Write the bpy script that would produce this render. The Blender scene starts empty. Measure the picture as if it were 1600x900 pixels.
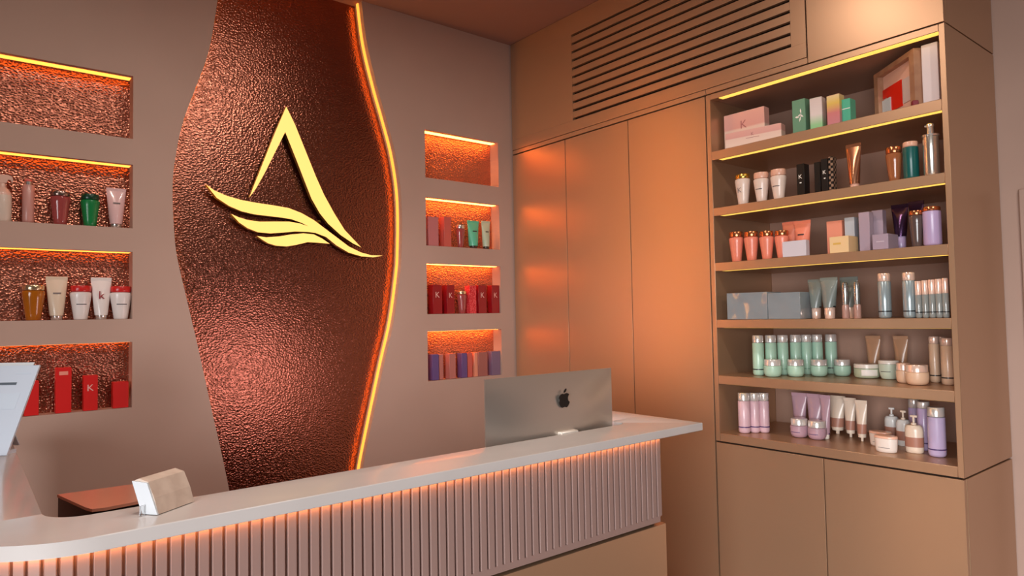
import bpy, bmesh, math, random
from mathutils import Vector, Matrix
random.seed(7)
S = bpy.context.scene
COL = S.collection

# ------------------------------------------------------------------ camera
cam_d = bpy.data.cameras.new('camera'); cam = bpy.data.objects.new('camera', cam_d); COL.objects.link(cam)
YAW, PITCH, ROLL = .678008, .0397314, -.0183999
fw = Vector((math.sin(YAW)*math.cos(PITCH), math.cos(YAW)*math.cos(PITCH), math.sin(PITCH)))
rt = Vector((math.cos(YAW), -math.sin(YAW), 0)); up = rt.cross(fw)
r2 = rt*math.cos(ROLL)+up*math.sin(ROLL); u2 = up*math.cos(ROLL)-rt*math.sin(ROLL)
cam.matrix_world = Matrix(((r2.x,u2.x,-fw.x,0),(r2.y,u2.y,-fw.y,0),(r2.z,u2.z,-fw.z,1.5),(0,0,0,1)))
cam_d.sensor_width = 36; cam_d.lens = 1061.44/1600*36; cam_d.clip_start = .02
S.camera = cam

# ------------------------------------------------------------------ light and exposure
S.view_settings.view_transform = 'Standard'; S.view_settings.look = 'None'
S.view_settings.gamma = 1; S.view_settings.use_curve_mapping = False
S.view_settings.exposure = .12
W = bpy.data.worlds.new('world'); S.world = W; W.use_nodes = True
W.node_tree.nodes['Background'].inputs[0].default_value = (.85, .9, 1, 1)
W.node_tree.nodes['Background'].inputs[1].default_value = .15
def area(name, loc, rot, sx, sy, power, col):
    l = bpy.data.lights.new(name, 'AREA'); l.shape = 'RECTANGLE'; l.size = sx; l.size_y = sy; l.energy = power; l.color = col
    o = bpy.data.objects.new(name, l); COL.objects.link(o); o.location = loc; o.rotation_euler = rot; return o
def disk(name, loc, power, col):
    l = bpy.data.lights.new(name, 'AREA'); l.shape = 'DISK'; l.size = .1; l.energy = power; l.color = col
    o = bpy.data.objects.new(name, l); COL.objects.link(o); o.location = loc; return o
day = area('shopfront_daylight', (-2.85,-1.3,1.35), (math.radians(63),0,math.radians(-62)), 2.6, 2.0, 108, (.97,.98,1))
day.data.spread = math.radians(92)
disk('downlight', (1.42,1.65,3.255), 10, (1,.84,.72)); disk('downlight', (.40,1.65,3.255), 15, (1,.84,.72))
disk('downlight', (1.42,-.4,3.255), 20, (1,.92,.85)); disk('downlight', (-.62,1.65,3.255), 4, (1,.92,.85))

# ------------------------------------------------------------------ materials
def lin(c): return tuple(((v/255/12.92) if v/255 <= .04045 else ((v/255+.055)/1.055)**2.4) for v in c)
MATS = {}
def mat(name, rgb=(200,200,200), rough=.4, metal=0, trans=0, coat=0, emit=None, strength=0, spec=.5, ior=1.45):
    m = bpy.data.materials.new(name); m.use_nodes = True; b = m.node_tree.nodes['Principled BSDF']
    b.inputs['Base Color'].default_value = lin(rgb)+(1,)
    b.inputs['Roughness'].default_value = rough; b.inputs['Metallic'].default_value = metal
    b.inputs['Transmission Weight'].default_value = trans; b.inputs['Coat Weight'].default_value = coat
    b.inputs['Coat Roughness'].default_value = .08; b.inputs['Specular IOR Level'].default_value = spec
    b.inputs['IOR'].default_value = ior
    if emit: b.inputs['Emission Color'].default_value = emit+(1,); b.inputs['Emission Strength'].default_value = strength
    MATS[name] = m; return m
def nodes(m): return m.node_tree.nodes, m.node_tree.links, m.node_tree.nodes['Principled BSDF']
def bump(m, kind='noise', scale=60, strength=.3, dist=.002, coord='Object', detail=3):
    n, l, b = nodes(m); tc = n.new('ShaderNodeTexCoord')
    if kind == 'noise':
        t = n.new('ShaderNodeTexNoise'); t.inputs['Scale'].default_value = scale; t.inputs['Detail'].default_value = detail; out = t.outputs['Fac']
    else:
        t = n.new('ShaderNodeTexVoronoi'); t.feature = 'SMOOTH_F1'; t.inputs['Scale'].default_value = scale; t.inputs['Smoothness'].default_value = .6; out = t.outputs['Distance']
    bp = n.new('ShaderNodeBump'); bp.inputs['Strength'].default_value = strength; bp.inputs['Distance'].default_value = dist
    l.new(tc.outputs[coord], t.inputs['Vector']); l.new(out, bp.inputs['Height']); l.new(bp.outputs['Normal'], b.inputs['Normal']); return m
def tint(m, rgb_a, rgb_b, scale=2):
    n, l, b = nodes(m); tc = n.new('ShaderNodeTexCoord'); t = n.new('ShaderNodeTexNoise'); t.inputs['Scale'].default_value = scale
    r = n.new('ShaderNodeValToRGB'); r.color_ramp.elements[0].position = .35; r.color_ramp.elements[1].position = .65
    r.color_ramp.elements[0].color = lin(rgb_a)+(1,); r.color_ramp.elements[1].color = lin(rgb_b)+(1,)
    l.new(tc.outputs['Object'], t.inputs['Vector']); l.new(t.outputs['Fac'], r.inputs['Fac']); l.new(r.outputs['Color'], b.inputs['Base Color']); return m
def ramp(m, stops, constant=False):
    n, l, b = nodes(m); tc = n.new('ShaderNodeTexCoord'); s = n.new('ShaderNodeSeparateXYZ'); r = n.new('ShaderNodeValToRGB')
    if constant: r.color_ramp.interpolation = 'CONSTANT'
    e = r.color_ramp.elements
    while len(e) < len(stops): e.new(.5)
    for k, (p, c) in enumerate(stops): e[k].position = p; e[k].color = lin(c)+(1,)
    l.new(tc.outputs['Generated'], s.inputs[0]); l.new(s.outputs['Z'], r.inputs['Fac']); l.new(r.outputs['Color'], b.inputs['Base Color']); return m

WALL = tint(bump(mat('wall_paint', (190,160,145), .55), scale=180, strength=.08, dist=.001), (187,157,142), (193,163,148))
WALL_D = bump(mat('brown_paint', (104,82,72), .6), scale=150, strength=.06, dist=.001)
CEIL = bump(mat('ceiling_paint', (158,120,108), .75), scale=150, strength=.06, dist=.001)
FLOOR = tint(mat('floor_vinyl', (104,80,68), .4), (98,75,63), (110,86,73), 3)
LACQ = bump(mat('taupe_lacquer', (192,153,121), .36, metal=.58), scale=9, strength=.03, dist=.002)
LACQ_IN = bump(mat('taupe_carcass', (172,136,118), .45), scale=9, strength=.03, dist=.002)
DARK = mat('shadow_gap_black', (22,14,10), .8)
def copper(nm, rgb, ro, me, bs=.5, bd=.0026):
    m = mat(nm, rgb, ro, metal=me)
    n, l, b = nodes(m); tc = n.new('ShaderNodeTexCoord'); mp = n.new('ShaderNodeMapping'); mp.inputs['Scale'].default_value = (1,1,1.25)
    nz = n.new('ShaderNodeTexNoise'); nz.inputs['Scale'].default_value = 30; nz.inputs['Detail'].default_value = 2
    mx = n.new('ShaderNodeMix'); mx.data_type = 'VECTOR'; mx.inputs[0].default_value = .006
    v = n.new('ShaderNodeTexVoronoi'); v.feature = 'SMOOTH_F1'; v.inputs['Scale'].default_value = 95; v.inputs['Smoothness'].default_value = .35
    bp = n.new('ShaderNodeBump'); bp.inputs['Strength'].default_value = bs; bp.inputs['Distance'].default_value = bd
    n2 = n.new('ShaderNodeTexNoise'); n2.inputs['Scale'].default_value = 160
    b2 = n.new('ShaderNodeBump'); b2.inputs['Strength'].default_value = .25; b2.inputs['Distance'].default_value = .002
    l.new(tc.outputs['Object'], mp.inputs['Vector']); l.new(mp.outputs['Vector'], nz.inputs['Vector'])
    l.new(mp.outputs['Vector'], mx.inputs[4]); l.new(nz.outputs['Color'], mx.inputs[5]); l.new(mx.outputs[1], v.inputs['Vector'])
    l.new(v.outputs['Distance'], bp.inputs['Height']); l.new(mp.outputs['Vector'], n2.inputs['Vector']); l.new(n2.outputs['Fac'], b2.inputs['Height'])
    l.new(bp.outputs['Normal'], b2.inputs['Normal']); l.new(b2.outputs['Normal'], b.inputs['Normal'])
    return m
COPPER = copper('hammered_copper', (162,104,86), .22, 1); COPPER_W = copper('hammered_copper_left_niche', (172,110,90), .24, .88, .8, .0035); COPPER_N = copper('hammered_copper_niche', (186,116,88), .3, .6, .9, .005)
def led(n, col, s): return mat(n, (255,160,60), .5, emit=col, strength=s)
LED_L = led('amber_led_left_niches', (1,.25,.035), 3.6)
LED_N = led('amber_led_right_niches', (1,.26,.04), 15)
LED_R = led('amber_ribbon_led', (1,.27,.035), 2.0)
LED_FILL = led('amber_added_door_glow', (1,.43,.085), 40)  # for the unseen left ribbon, added so the cupboard doors glow
LED_C = led('counter_led', (1,.38,.11), 15)
LED_Y = mat('warm_yellow_led', (255,210,90), .5, emit=(1,.62,.11), strength=1.1)
SIGN = mat('lit_sign_face', (150,120,50), .4, emit=(1.45,.74,.205), strength=1.0)
SIGN_E = mat('olive_gold_edge', (120,95,20), .35, metal=.6)
SOLID = tint(mat('white_solid_surface', (200,193,189), .22, coat=.2), (198,191,187), (202,195,191), 6)
SLAT = bump(mat('mauve_slat', (150,122,114), .42), scale=40, strength=.03, dist=.001)
ALU = mat('brushed_aluminium', (205,196,186), .33, metal=.85)
GROOVE = mat('mauve_groove', (176,138,126), .6)
BLACK = mat('glossy_black', (14,10,9), .2)
COPTOP = mat('polished_copper_top', (224,160,134), .2, metal=.35)
ACRYL = mat('clear_acrylic', (240,240,240), .05, trans=1, ior=1.3)
PAPER = mat('blue_white_sheet', (204,214,228), .35)
CARD = mat('white_card', (212,216,220), .55)
KRAFT = tint(mat('beige_card', (214,190,170), .6), (200,178,162), (214,194,178), 30)
SCREEN = mat('lit_screen', (20,20,20), .2, emit=(1,.72,.74), strength=6)

P = lambda n, c, r=.32, **k: mat(n, c, r, **k)
for n, c in dict(cream=(222,205,190), cream_pink=(230,190,172), rose_bottle=(205,150,140), coral_cap=(226,104,92), pale_pink=(226,186,184),
    cream_beige=(226,206,182), white_plastic=(236,228,224), red_lid=(205,38,36), mint=(96,196,158), sage=(190,204,176), dark_cap=(60,46,36),
    pearl=(230,208,194), blush_cap=(228,176,152), coral_bottle=(236,138,112), teal=(18,92,88), lilac_plastic=(190,168,206), lilac_front=(196,180,216),
    grey_tube=(120,128,124), mint_bottle=(176,212,190), sage_clear=(190,200,170), white_lid=(240,230,218), pale_mint=(204,218,198),
    beige_plastic=(222,186,156), bronze_tube=(178,136,106), pink_lilac=(220,184,194), mauve=(186,152,166), cream_tube=(236,216,196),
    white_tub=(240,228,218), peach_lid=(240,186,160), white_pump=(234,232,228), emerald=(18,128,66), emerald_dark=(14,62,40)).items(): P(n, c, .3, coat=.25)
for n, c in dict(rose_glass=(190,90,88), amber=(206,120,30), amber_rose=(190,118,76), smoke=(110,92,88), clear_grey=(168,172,168), rosy_clear=(208,164,150)).items(): P(n, c, .12, trans=.35, coat=.4)
for n, c in dict(silver=(225,215,208), silver_white=(236,230,224), dark_chrome=(160,135,125), pale_gold=(228,200,160), gold=(220,170,80), copper_cap=(206,128,84),
    rose_gold=(214,148,112), silver_body=(226,218,206), purple_foil=(84,58,90), silver_grey=(186,188,184)).items(): P(n, c, .2, metal=.85)
P('rose_metal', (246,214,196), .2, metal=.4); P('silver_cap', (232,226,222), .2, metal=.45)
P('grey_bottle', (160,174,178), .22, metal=.35)
for n, c in dict(red=(214,32,30), dusty_pink=(196,118,118), coral_pink=(206,96,84), dark_red=(150,18,28), purple=(104,80,132), rose_carton=(188,116,106),
    pale_coral=(232,150,120), brown_rose=(164,100,92), grey_purple=(122,100,128), sage_carton=(110,156,128), turquoise=(84,186,152), white_carton=(226,212,212),
    black_carton=(22,18,17), silver_carton=(214,208,216), coral_carton=(230,150,126), blue_grey_carton=(180,188,198), peach=(240,204,152),
    lilac_carton=(172,152,166), blk=(20,18,18)).items(): P(n, c, .38, coat=.15)
for n, c in dict(grey_ink=(130,118,116), dark_ink=(60,50,54), red_ink=(150,30,44), pale_tag=(240,150,130), pale_pink_ink=(240,190,180), rose_ink=(176,110,108),
    white_ink=(245,240,232), gold_ink=(226,180,90), pale_ink=(206,190,200)).items(): P(n, c, .5)
P('black_band', (38,38,40), .3); P('green_band', (132,176,150), .3); P('violet_band', (84,60,110), .3); P('brown_band', (182,128,108), .4)
ramp(P('pink_carton', (230,180,170), .3, coat=.3), [(0,(240,216,200)), (.55,(238,206,190)), (.60,(226,168,158)), (1,(232,176,164))])
ramp(P('white_green', (220,210,205), .35), [(0,(140,206,140)), (.2,(150,206,150)), (.5,(226,214,210)), (1,(216,198,194))])
ramp(P('yellow_pink', (220,190,120), .35), [(0,(206,140,150)), (.45,(214,130,130)), (.75,(230,196,96)), (1,(236,212,160))])
def wrapped():
    m = P('wrapped_box', (138,146,150), .1, coat=1)
    bump(m, 'noise', 16, .5, .02, detail=0); return m
wrapped()
def patterned(n, a, b_, kind, scale):
    m = P(n, a, .35); nn, l, b = nodes(m); tc = nn.new('ShaderNodeTexCoord')
    if kind == 'v':
        t = nn.new('ShaderNodeTexVoronoi'); t.inputs['Scale'].default_value = scale; r = nn.new('ShaderNodeValToRGB')
        r.color_ramp.elements[0].color = lin(b_)+(1,); r.color_ramp.elements[1].color = lin(a)+(1,); r.color_ramp.elements[0].position = .25; r.color_ramp.elements[1].position = .6
        l.new(tc.outputs['Object'], t.inputs['Vector']); l.new(t.outputs['Distance'], r.inputs['Fac']); l.new(r.outputs['Color'], b.inputs['Base Color'])
    else:
        t = nn.new('ShaderNodeTexChecker'); t.inputs['Scale'].default_value = scale; t.inputs['Color1'].default_value = lin(a)+(1,); t.inputs['Color2'].default_value = lin(b_)+(1,)
        l.new(tc.outputs['Object'], t.inputs['Vector']); l.new(t.outputs['Color'], b.inputs['Base Color'])
patterned('red_pattern', (206,26,40), (240,110,110), 'v', 160)
patterned('black_pattern', (20,16,16), (150,120,100), 'c', 90)

# ------------------------------------------------------------------ mesh helpers
def link(o, parent=None):
    COL.objects.link(o)
    if parent: o.parent = parent
    return o
def finish(bm, name, m, parent=None, loc=(0,0,0), rz=0, smooth=True, mats=None, ang=38):
    bmesh.ops.recalc_face_normals(bm, faces=bm.faces[:])
    if smooth:
        for f in bm.faces: f.smooth = True
        for e in bm.edges:
            if len(e.link_faces) != 2 or e.calc_face_angle(0) > math.radians(ang): e.smooth = False
    me = bpy.data.meshes.new(name); bm.to_mesh(me); bm.free()
    for x in (mats or [m]): me.materials.append(MATS[x] if isinstance(x, str) else x)
    o = bpy.data.objects.new(name, me); o.location = loc; o.rotation_euler = (0,0,rz)
    return link(o, parent)
def box(bm, x0,x1,y0,y1,z0,z1, bev=0, seg=1):
    r = bmesh.ops.create_cube(bm, size=1); vs = r['verts']
    for v in vs: v.co = Vector(((x0+x1)/2+v.co.x*(x1-x0), (y0+y1)/2+v.co.y*(y1-y0), (z0+z1)/2+v.co.z*(z1-z0)))
    if bev: bmesh.ops.bevel(bm, geom=list({e for v in vs for e in v.link_edges}), offset=bev, segments=seg, affect='EDGES', profile=.5)
    return bm
def B(x0,x1,y0,y1,z0,z1, bev=0, seg=1): return box(bmesh.new(), x0,x1,y0,y1,z0,z1,bev,seg)
def lathe(prof, n=24, kx=1, ky=1, bm=None, cx=0, cy=0):
    bm = bm or bmesh.new(); rings = []
    for r, z in prof:
        if r < 1e-6: rings.append([bm.verts.new((cx,cy,z))])
        else: rings.append([bm.verts.new((cx+r*kx*math.cos(2*math.pi*i/n), cy+r*ky*math.sin(2*math.pi*i/n), z)) for i in range(n)])
    for a, b in zip(rings, rings[1:]):
        for i in range(n):
            j = (i+1) % n
            if len(a) == 1 and len(b) == 1: continue
            if len(a) == 1: bm.faces.new((a[0], b[j], b[i]))
            elif len(b) == 1: bm.faces.new((a[i], a[j], b[0]))
            else: bm.faces.new((a[i], a[j], b[j], b[i]))
    return bm
def prism(pts, z0, z1, bm=None):
    """outline in XY extruded in Z"""
    bm = bm or bmesh.new()
    a = [bm.verts.new((x,y,z0)) for x,y in pts]; b = [bm.verts.new((x,y,z1)) for x,y in pts]
    bm.faces.new(a[::-1]); bm.faces.new(b)
    for i in range(len(pts)): j = (i+1) % len(pts); bm.faces.new((a[i],a[j],b[j],b[i]))
    return bm
def upright(pts, y0, y1, bm=None):
    """outline in XZ extruded in Y, front face gets material 0, the rest 1"""
    bm = bm or bmesh.new()
    a = [bm.verts.new((x,y0,z)) for x,z in pts]; b = [bm.verts.new((x,y1,z)) for x,z in pts]
    f0 = bm.faces.new(a); f1 = bm.faces.new(b[::-1]); fs = [f1]
    for i in range(len(pts)): j = (i+1) % len(pts); fs.append(bm.faces.new((a[i],a[j],b[j],b[i])))
    for f in fs: f.material_index = 1
    return bm
def empty(name, loc=(0,0,0), rz=0):
    o = bpy.data.objects.new(name, None); o.empty_display_size = .05; o.location = loc; o.rotation_euler = (0,0,rz); return link(o)
def tag(o, label, cat, group=None):
    o['label'] = label; o['category'] = cat
    if group: o['group'] = group
    return o
def struct(o, label=None):
    o['kind'] = 'structure'
    if label: o['label'] = label
    return o
TXT = {}
def text_mesh(s):
    if s not in TXT:
        c = bpy.data.curves.new('lettering', 'FONT'); c.body = s; c.size = 1; c.align_x = 'CENTER'; c.resolution_u = 3
        o = bpy.data.objects.new('lettering', c); COL.objects.link(o); bpy.context.view_layer.update()
        me = bpy.data.meshes.new_from_object(o.evaluated_get(bpy.context.evaluated_depsgraph_get()))
        bpy.data.objects.remove(o); xs = [v.co.x for v in me.vertices]; mid = (min(xs)+max(xs))/2
        for v in me.vertices: v.co = Vector((v.co.x-mid, 0, v.co.y))
        TXT[s] = me
    return TXT[s]
def letter(s, size, m, parent, x, y, z):
    me = text_mesh(s).copy(); me.materials.clear(); me.materials.append(MATS[m])
    o = bpy.data.objects.new('lettering', me); o.scale = (size,size,size); o.location = (x,y,z); return link(o, parent)
def filled(loops, y0, y1, name, m, parent=None):
    """polygons with holes in the XZ plane, given thickness along Y (2D curve fill, then kept as mesh)"""
    c = bpy.data.curves.new(name, 'CURVE'); c.dimensions = '2D'; c.fill_mode = 'BOTH'; c.extrude = (y1-y0)/2
    for lp in loops:
        s = c.splines.new('POLY'); s.points.add(len(lp)-1); s.use_cyclic_u = True
        for p, (x, z) in zip(s.points, lp): p.co = (x, z, 0, 1)
    o = bpy.data.objects.new(name, c); COL.objects.link(o); bpy.context.view_layer.update()
    me = bpy.data.meshes.new_from_object(o.evaluated_get(bpy.context.evaluated_depsgraph_get())); bpy.data.objects.remove(o)
    for v in me.vertices: v.co = Vector((v.co.x, (y0+y1)/2 - v.co.z, v.co.y))
    me.materials.clear(); me.materials.append(m)
    return link(bpy.data.objects.new(name, me), parent)
def smooth_path(pts, n=6):
    out = []
    for i in range(len(pts)-1):
        p0 = Vector(pts[max(i-1,0)]); p1 = Vector(pts[i]); p2 = Vector(pts[i+1]); p3 = Vector(pts[min(i+2,len(pts)-1)])
        for k in range(n):
            t = k/n
            out.append(tuple(.5*((2*p1)+(p2-p0)*t+(2*p0-5*p1+4*p2-p3)*t*t+(3*p1-p0-3*p2+p3)*t**3)))
    out.append(tuple(pts[-1])); return out

# ------------------------------------------------------------------ the setting
H = 3.262            # ceiling height
D = 3.4              # face of the back wall
WX = 2.756           # face of the cabinet wall
WR = 3.29            # face of the right-hand wall beyond the cabinets
struct(finish(B(-3,3.5,-3.1,3.6,-.1,0), 'floor', FLOOR, smooth=False))
struct(finish(B(-3,3.5,-3.1,3.6,H,H+.1), 'ceiling', CEIL, smooth=False), 'brownish painted ceiling above the reception')
bm = bmesh.new(); box(bm,-3.1,-3,.1,3.6,0,H); box(bm,-3.1,-3,-3.1,-2.7,0,H); box(bm,-3.1,-3,-2.7,.1,0,.2); box(bm,-3.1,-3,-2.7,.1,2.3,H)
struct(finish(bm, 'wall_left', WALL_D, smooth=False))
struct(finish(B(WR,WR+.1,-3.1,3.6,0,H), 'wall_right', WALL, smooth=False), 'plain mauve wall strip right of the cabinets')
struct(finish(B(-3,WR,-3.1,-3,0,H), 'wall_front', WALL_D, smooth=False))
# door at the far right edge of the picture
dr = finish(B(WR-.012,WR,-.05,.80,.01,1.94), 'door_1', WALL, smooth=False); struct(dr, 'edge of a mauve door in the right wall')
bm = bmesh.new(); box(bm, WR-.022,WR,.80,.828,0,1.965,.004); box(bm, WR-.022,WR,-.078,-.05,0,1.965,.004); box(bm, WR-.022,WR,-.05,.80,1.94,1.965,.004)
finish(bm, 'door_frame', WALL, dr)

# back wall: two plaster panels with niches, an hourglass opening of hammered copper between them
HL = [(.968,1.762),(.938,1.553),(.897,1.292),(.828,1.071),(.779,.913),(.746,.722),(.739,.59),(.745,.431),(.758,.3),(.795,.123),(.85,-.129),(.910,-.425),(.948,-.604),(.987,-.803),(1.03,-1.05),(1.06,-1.28),(1.08,-1.5)]
HR = [(1.700,1.762),(1.731,1.533),(1.79,1.305),(1.848,1.12),(1.898,.947),(1.931,.755),(1.940,.575),(1.935,.38),(1.925,.255),(1.881,-.016),(1.818,-.252),(1.764,-.467),(1.716,-.662),(1.682,-.81),(1.64,-1.05),(1.60,-1.28),(1.57,-1.5)]
HL = [(x, z+1.5) for x, z in smooth_path([(a,b,0) for a,b in HL]) for z in [z]] if False else [(p[0], p[1]+1.5) for p in smooth_path([(a,b,0) for a,b in HL])]
HR = [(p[0], p[1]+1.5) for p in smooth_path([(a,b,0) for a,b in HR])]
NZ = [(2.318,2.603),(1.9165,2.202),(1.5136,1.811),(1.1243,1.412)]   # niche heights
NXL, NXR = (.032,.577), (2.10,2.645)
DEP = .085
def rect(x0,x1,z0,z1): return [(x0,z0),(x1,z0),(x1,z1),(x0,z1)]
left = [[(-3,0)] + [(x,max(z,0)) for x,z in HL[::-1]] + [(-3,H)]] + [rect(*NXL,*z) for z in NZ]
right = [[(WX+.4,0),(WX+.4,H)] + [(x,max(z,0)) for x,z in HR]] + [rect(*NXR,*z) for z in NZ]
wb = filled(left, D, D+DEP, 'wall_back', WALL); struct(wb, 'mauve plaster back wall with lit niches')
wb2 = filled(right, D, D+DEP, 'plaster_panel', WALL, wb)
finish(B(HL[0][0]-.35,HR[0][0]+.35,D+DEP,D+DEP+.02,0,H), 'copper_panel', COPPER, wb, smooth=False)['label'] = 'hammered copper panel in the hourglass opening'
finish(B(NXL[0]-.1,NXL[1]+.01,D+DEP,D+DEP+.02,.9,2.8), 'copper_backing', COPPER_W, wb, smooth=False)
finish(B(NXR[0]-.01,NXR[1]+.1,D+DEP,D+DEP+.02,.9,2.8), 'copper_backing', COPPER_N, wb, smooth=False)
finish(B(-3,WX+.5,D+DEP+.02,D+DEP+.1,0,H), 'masonry', WALL, wb, smooth=False)
for xs in (NXL, NXR):
    for z0, z1 in NZ:
        finish(B(xs[0]+.004,xs[1]-.004,D+.03,D+.072,z1-.0012,z1+.001), 'led_strip', LED_L if xs is NXL else LED_N, wb, smooth=False)
# LED ribbon on the hourglass right edge; unseen left one added to light doors
for edge, sg_ in ((HR,-1),(HL,1)):
    bm = bmesh.new(); prev = None
    for x, z in (edge if sg_ < 0 else [p for p in edge if p[1] > 1.0]):
        ya, yb = (D+.036,D+.056) if sg_ < 0 else (D+.045,D+.07); tk = .006 if sg_ < 0 else .003
        q = [bm.verts.new(p) for p in ((x-.001*sg_,ya,z),(x-.001*sg_,yb,z),(x+tk*sg_,yb,z),(x+tk*sg_,ya,z))]
        if prev:
            for i in range(4): bm.faces.new((prev[i],prev[(i+1)%4],q[(i+1)%4],q[i]))
        prev = q
    finish(bm, 'led_strip', LED_R if sg_ < 0 else LED_FILL, wb)

# ------------------------------------------------------------------ lit sign
LETTER = [(1.284, 1.1), (1.33, 1.013), (1.363, 0.936), (1.396, 0.859), (1.441, 0.754), (1.486, 0.66), (1.543, 0.565), (1.602, 0.479), (1.699, 0.388), (1.65, 0.408), (1.578, 0.45), (1.508, 0.506), (1.462, 0.558), (1.417, 0.631), (1.378, 0.725), (1.34, 0.819), (1.297, 0.921), (1.278, 0.966), (1.254, 0.915), (1.211, 0.823), (1.169, 0.734), (1.128, 0.656), (1.095, 0.608), (1.118, 0.671), (1.149, 0.752), (1.19, 0.863), (1.233, 0.975)]
WING = [(0.892, 0.652), (0.932, 0.626), (0.989, 0.606), (1.057, 0.592), (1.128, 0.585), (1.221, 0.579), (1.295, 0.572), (1.361, 0.552), (1.428, 0.52), (1.484, 0.483), (1.554, 0.437), (1.625, 0.39), (1.698, 0.36), (1.761, 0.347), (1.831, 0.348), (1.773, 0.336), (1.698, 0.339), (1.625, 0.356), (1.554, 0.392), (1.496, 0.434), (1.438, 0.452), (1.393, 0.455), (1.327, 0.453), (1.262, 0.443), (1.199, 0.435), (1.137, 0.437), (1.087, 0.454), (1.047, 0.479), (1.008, 0.519), (1.042, 0.506), (1.087, 0.495), (1.148, 0.491), (1.22, 0.497), (1.295, 0.502), (1.349, 0.497), (1.399, 0.485), (1.36, 0.501), (1.306, 0.516), (1.241, 0.521), (1.179, 0.523), (1.117, 0.526), (1.057, 0.536), (0.999, 0.557), (0.941, 0.592)]
FEATHER = [(1.132, 0.418), (1.178, 0.414), (1.241, 0.422), (1.305, 0.436), (1.371, 0.446), (1.427, 0.444), (1.472, 0.425), (1.516, 0.399), (1.449, 0.401), (1.393, 0.401), (1.338, 0.385), (1.283, 0.373), (1.23, 0.374), (1.188, 0.384), (1.158, 0.401)]

sg = tag(empty('wall_sign', (1.35,3.43,2.2)), 'glowing pale gold letter A with wing swoosh on the copper panel', 'sign')
for nm, pts in (('letter', LETTER), ('wing', WING), ('feather', FEATHER)):
    o = finish(upright([(x-1.35, z+1.5-2.2) for x, z in pts], 0, .026), nm, None, sg, smooth=False, mats=[SIGN, SIGN_E])
for x, z in ((-.03,.33),(.11,.05),(-.3,-.12),(-.22,-.2),(.12,-.18)):
    finish(lathe([(0,0),(.006,0),(.006,.036),(0,.036)], 10), 'standoff', SIGN_E, sg, (x,.023,z)).rotation_euler = (-math.pi/2,0,0)

# ------------------------------------------------------------------ cupboards on the right wall
GAPZ = 1.5+1.0345
def rightbox(x0,x1,y0,y1,z0,z1,bev=.0006): return B(x0,x1,y0,y1,z0,z1,bev)
BACKX = WR-.005
ys = [3.394, 2.897, 2.407, 1.918]
for k, lab in enumerate(['tall taupe cupboard in the corner beside the back wall', 'middle tall taupe cupboard, second from the corner', 'tall taupe cupboard right beside the lit display shelves']):
    y1, y0 = ys[k], ys[k+1]
    t = tag(empty('tall_cupboard', (WX+.25,(y0+y1)/2,0)), lab, 'cupboard', None)
    cx, cy = WX+.25, (y0+y1)/2
    finish(rightbox(WX+.022-cx,BACKX-cx,y0+.001-cy,y1-.001-cy,0,GAPZ-.004), 'carcass', DARK, t)
    finish(rightbox(-.25,WX+.02-cx,y0+.0025-cy,y1-.0025-cy,.06,GAPZ-.004), 'door', LACQ, t)
# overhead ventilation cupboard
VY0, VY1 = 1.4085, 3.394
t = tag(empty('overhead_cupboard', (WX+.25,2.4,GAPZ)), 'long overhead cupboard with a slotted ventilation grille', 'cupboard')
cx, cy = WX+.25, 2.4
finish(rightbox(WX+.03-cx,BACKX-cx,VY0-cy,VY1-cy,.005,H-GAPZ-.002), 'carcass', DARK, t)
slots = [1.5+z-GAPZ for z in (1.631,1.581,1.5325,1.483,1.434,1.3845,1.335,1.286,1.2365,1.187,1.1365)]
SY0, SY1, SH = 1.478, 2.825, .0066
finish(rightbox(-.25,WX+.02-cx,VY0+.003-cy,VY1-.0025-cy,1.5+1.0655-GAPZ,slots[-1]-SH), 'lower_panel', LACQ, t)
finish(rightbox(-.25,WX+.02-cx,VY0+.003-cy,VY1-.0025-cy,slots[0]+SH,H-GAPZ-.002), 'upper_panel', LACQ, t)
finish(rightbox(-.25,WX+.02-cx,SY1-cy,VY1-.0025-cy,slots[-1]-SH,slots[0]+SH,0), 'side_panel', LACQ, t)
finish(rightbox(-.25,WX+.02-cx,VY0+.003-cy,SY0-cy,slots[-1]-SH,slots[0]+SH,0), 'side_panel', LACQ, t)
for a, b in zip(slots, slots[1:]):
    finish(rightbox(-.25,WX+.02-cx,SY0-cy,SY1-cy,b+SH,a-SH,.0015), 'slat', LACQ, t)
finish(rightbox(-.25,WX+.02-cx,VY0-cy,1.915-cy,.003,1.5+1.063-GAPZ,.0015), 'rail', LACQ, t)
finish(rightbox(-.25,WX+.02-cx,1.917-cy,VY1-.002-cy,.003,1.5+1.063-GAPZ,.0015), 'rail', LACQ, t)
t = tag(empty('overhead_cupboard', (WX+.25,1.15,GAPZ)), 'overhead cupboard with plain door above the lit display shelves', 'cupboard')
cx, cy = WX+.25, 1.15
finish(rightbox(WX+.022-cx,BACKX-cx,.91-cy,1.4075-cy,.005,H-GAPZ-.002), 'carcass', DARK, t)
finish(rightbox(-.25,WX+.02-cx,.896-cy,1.4055-cy,.003,H-GAPZ-.002), 'door', LACQ, t)
finish(rightbox(WX+.022-cx,BACKX-cx,.894-cy,.91-cy,.003,H-GAPZ-.002), 'end_panel', LACQ, t)
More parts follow.
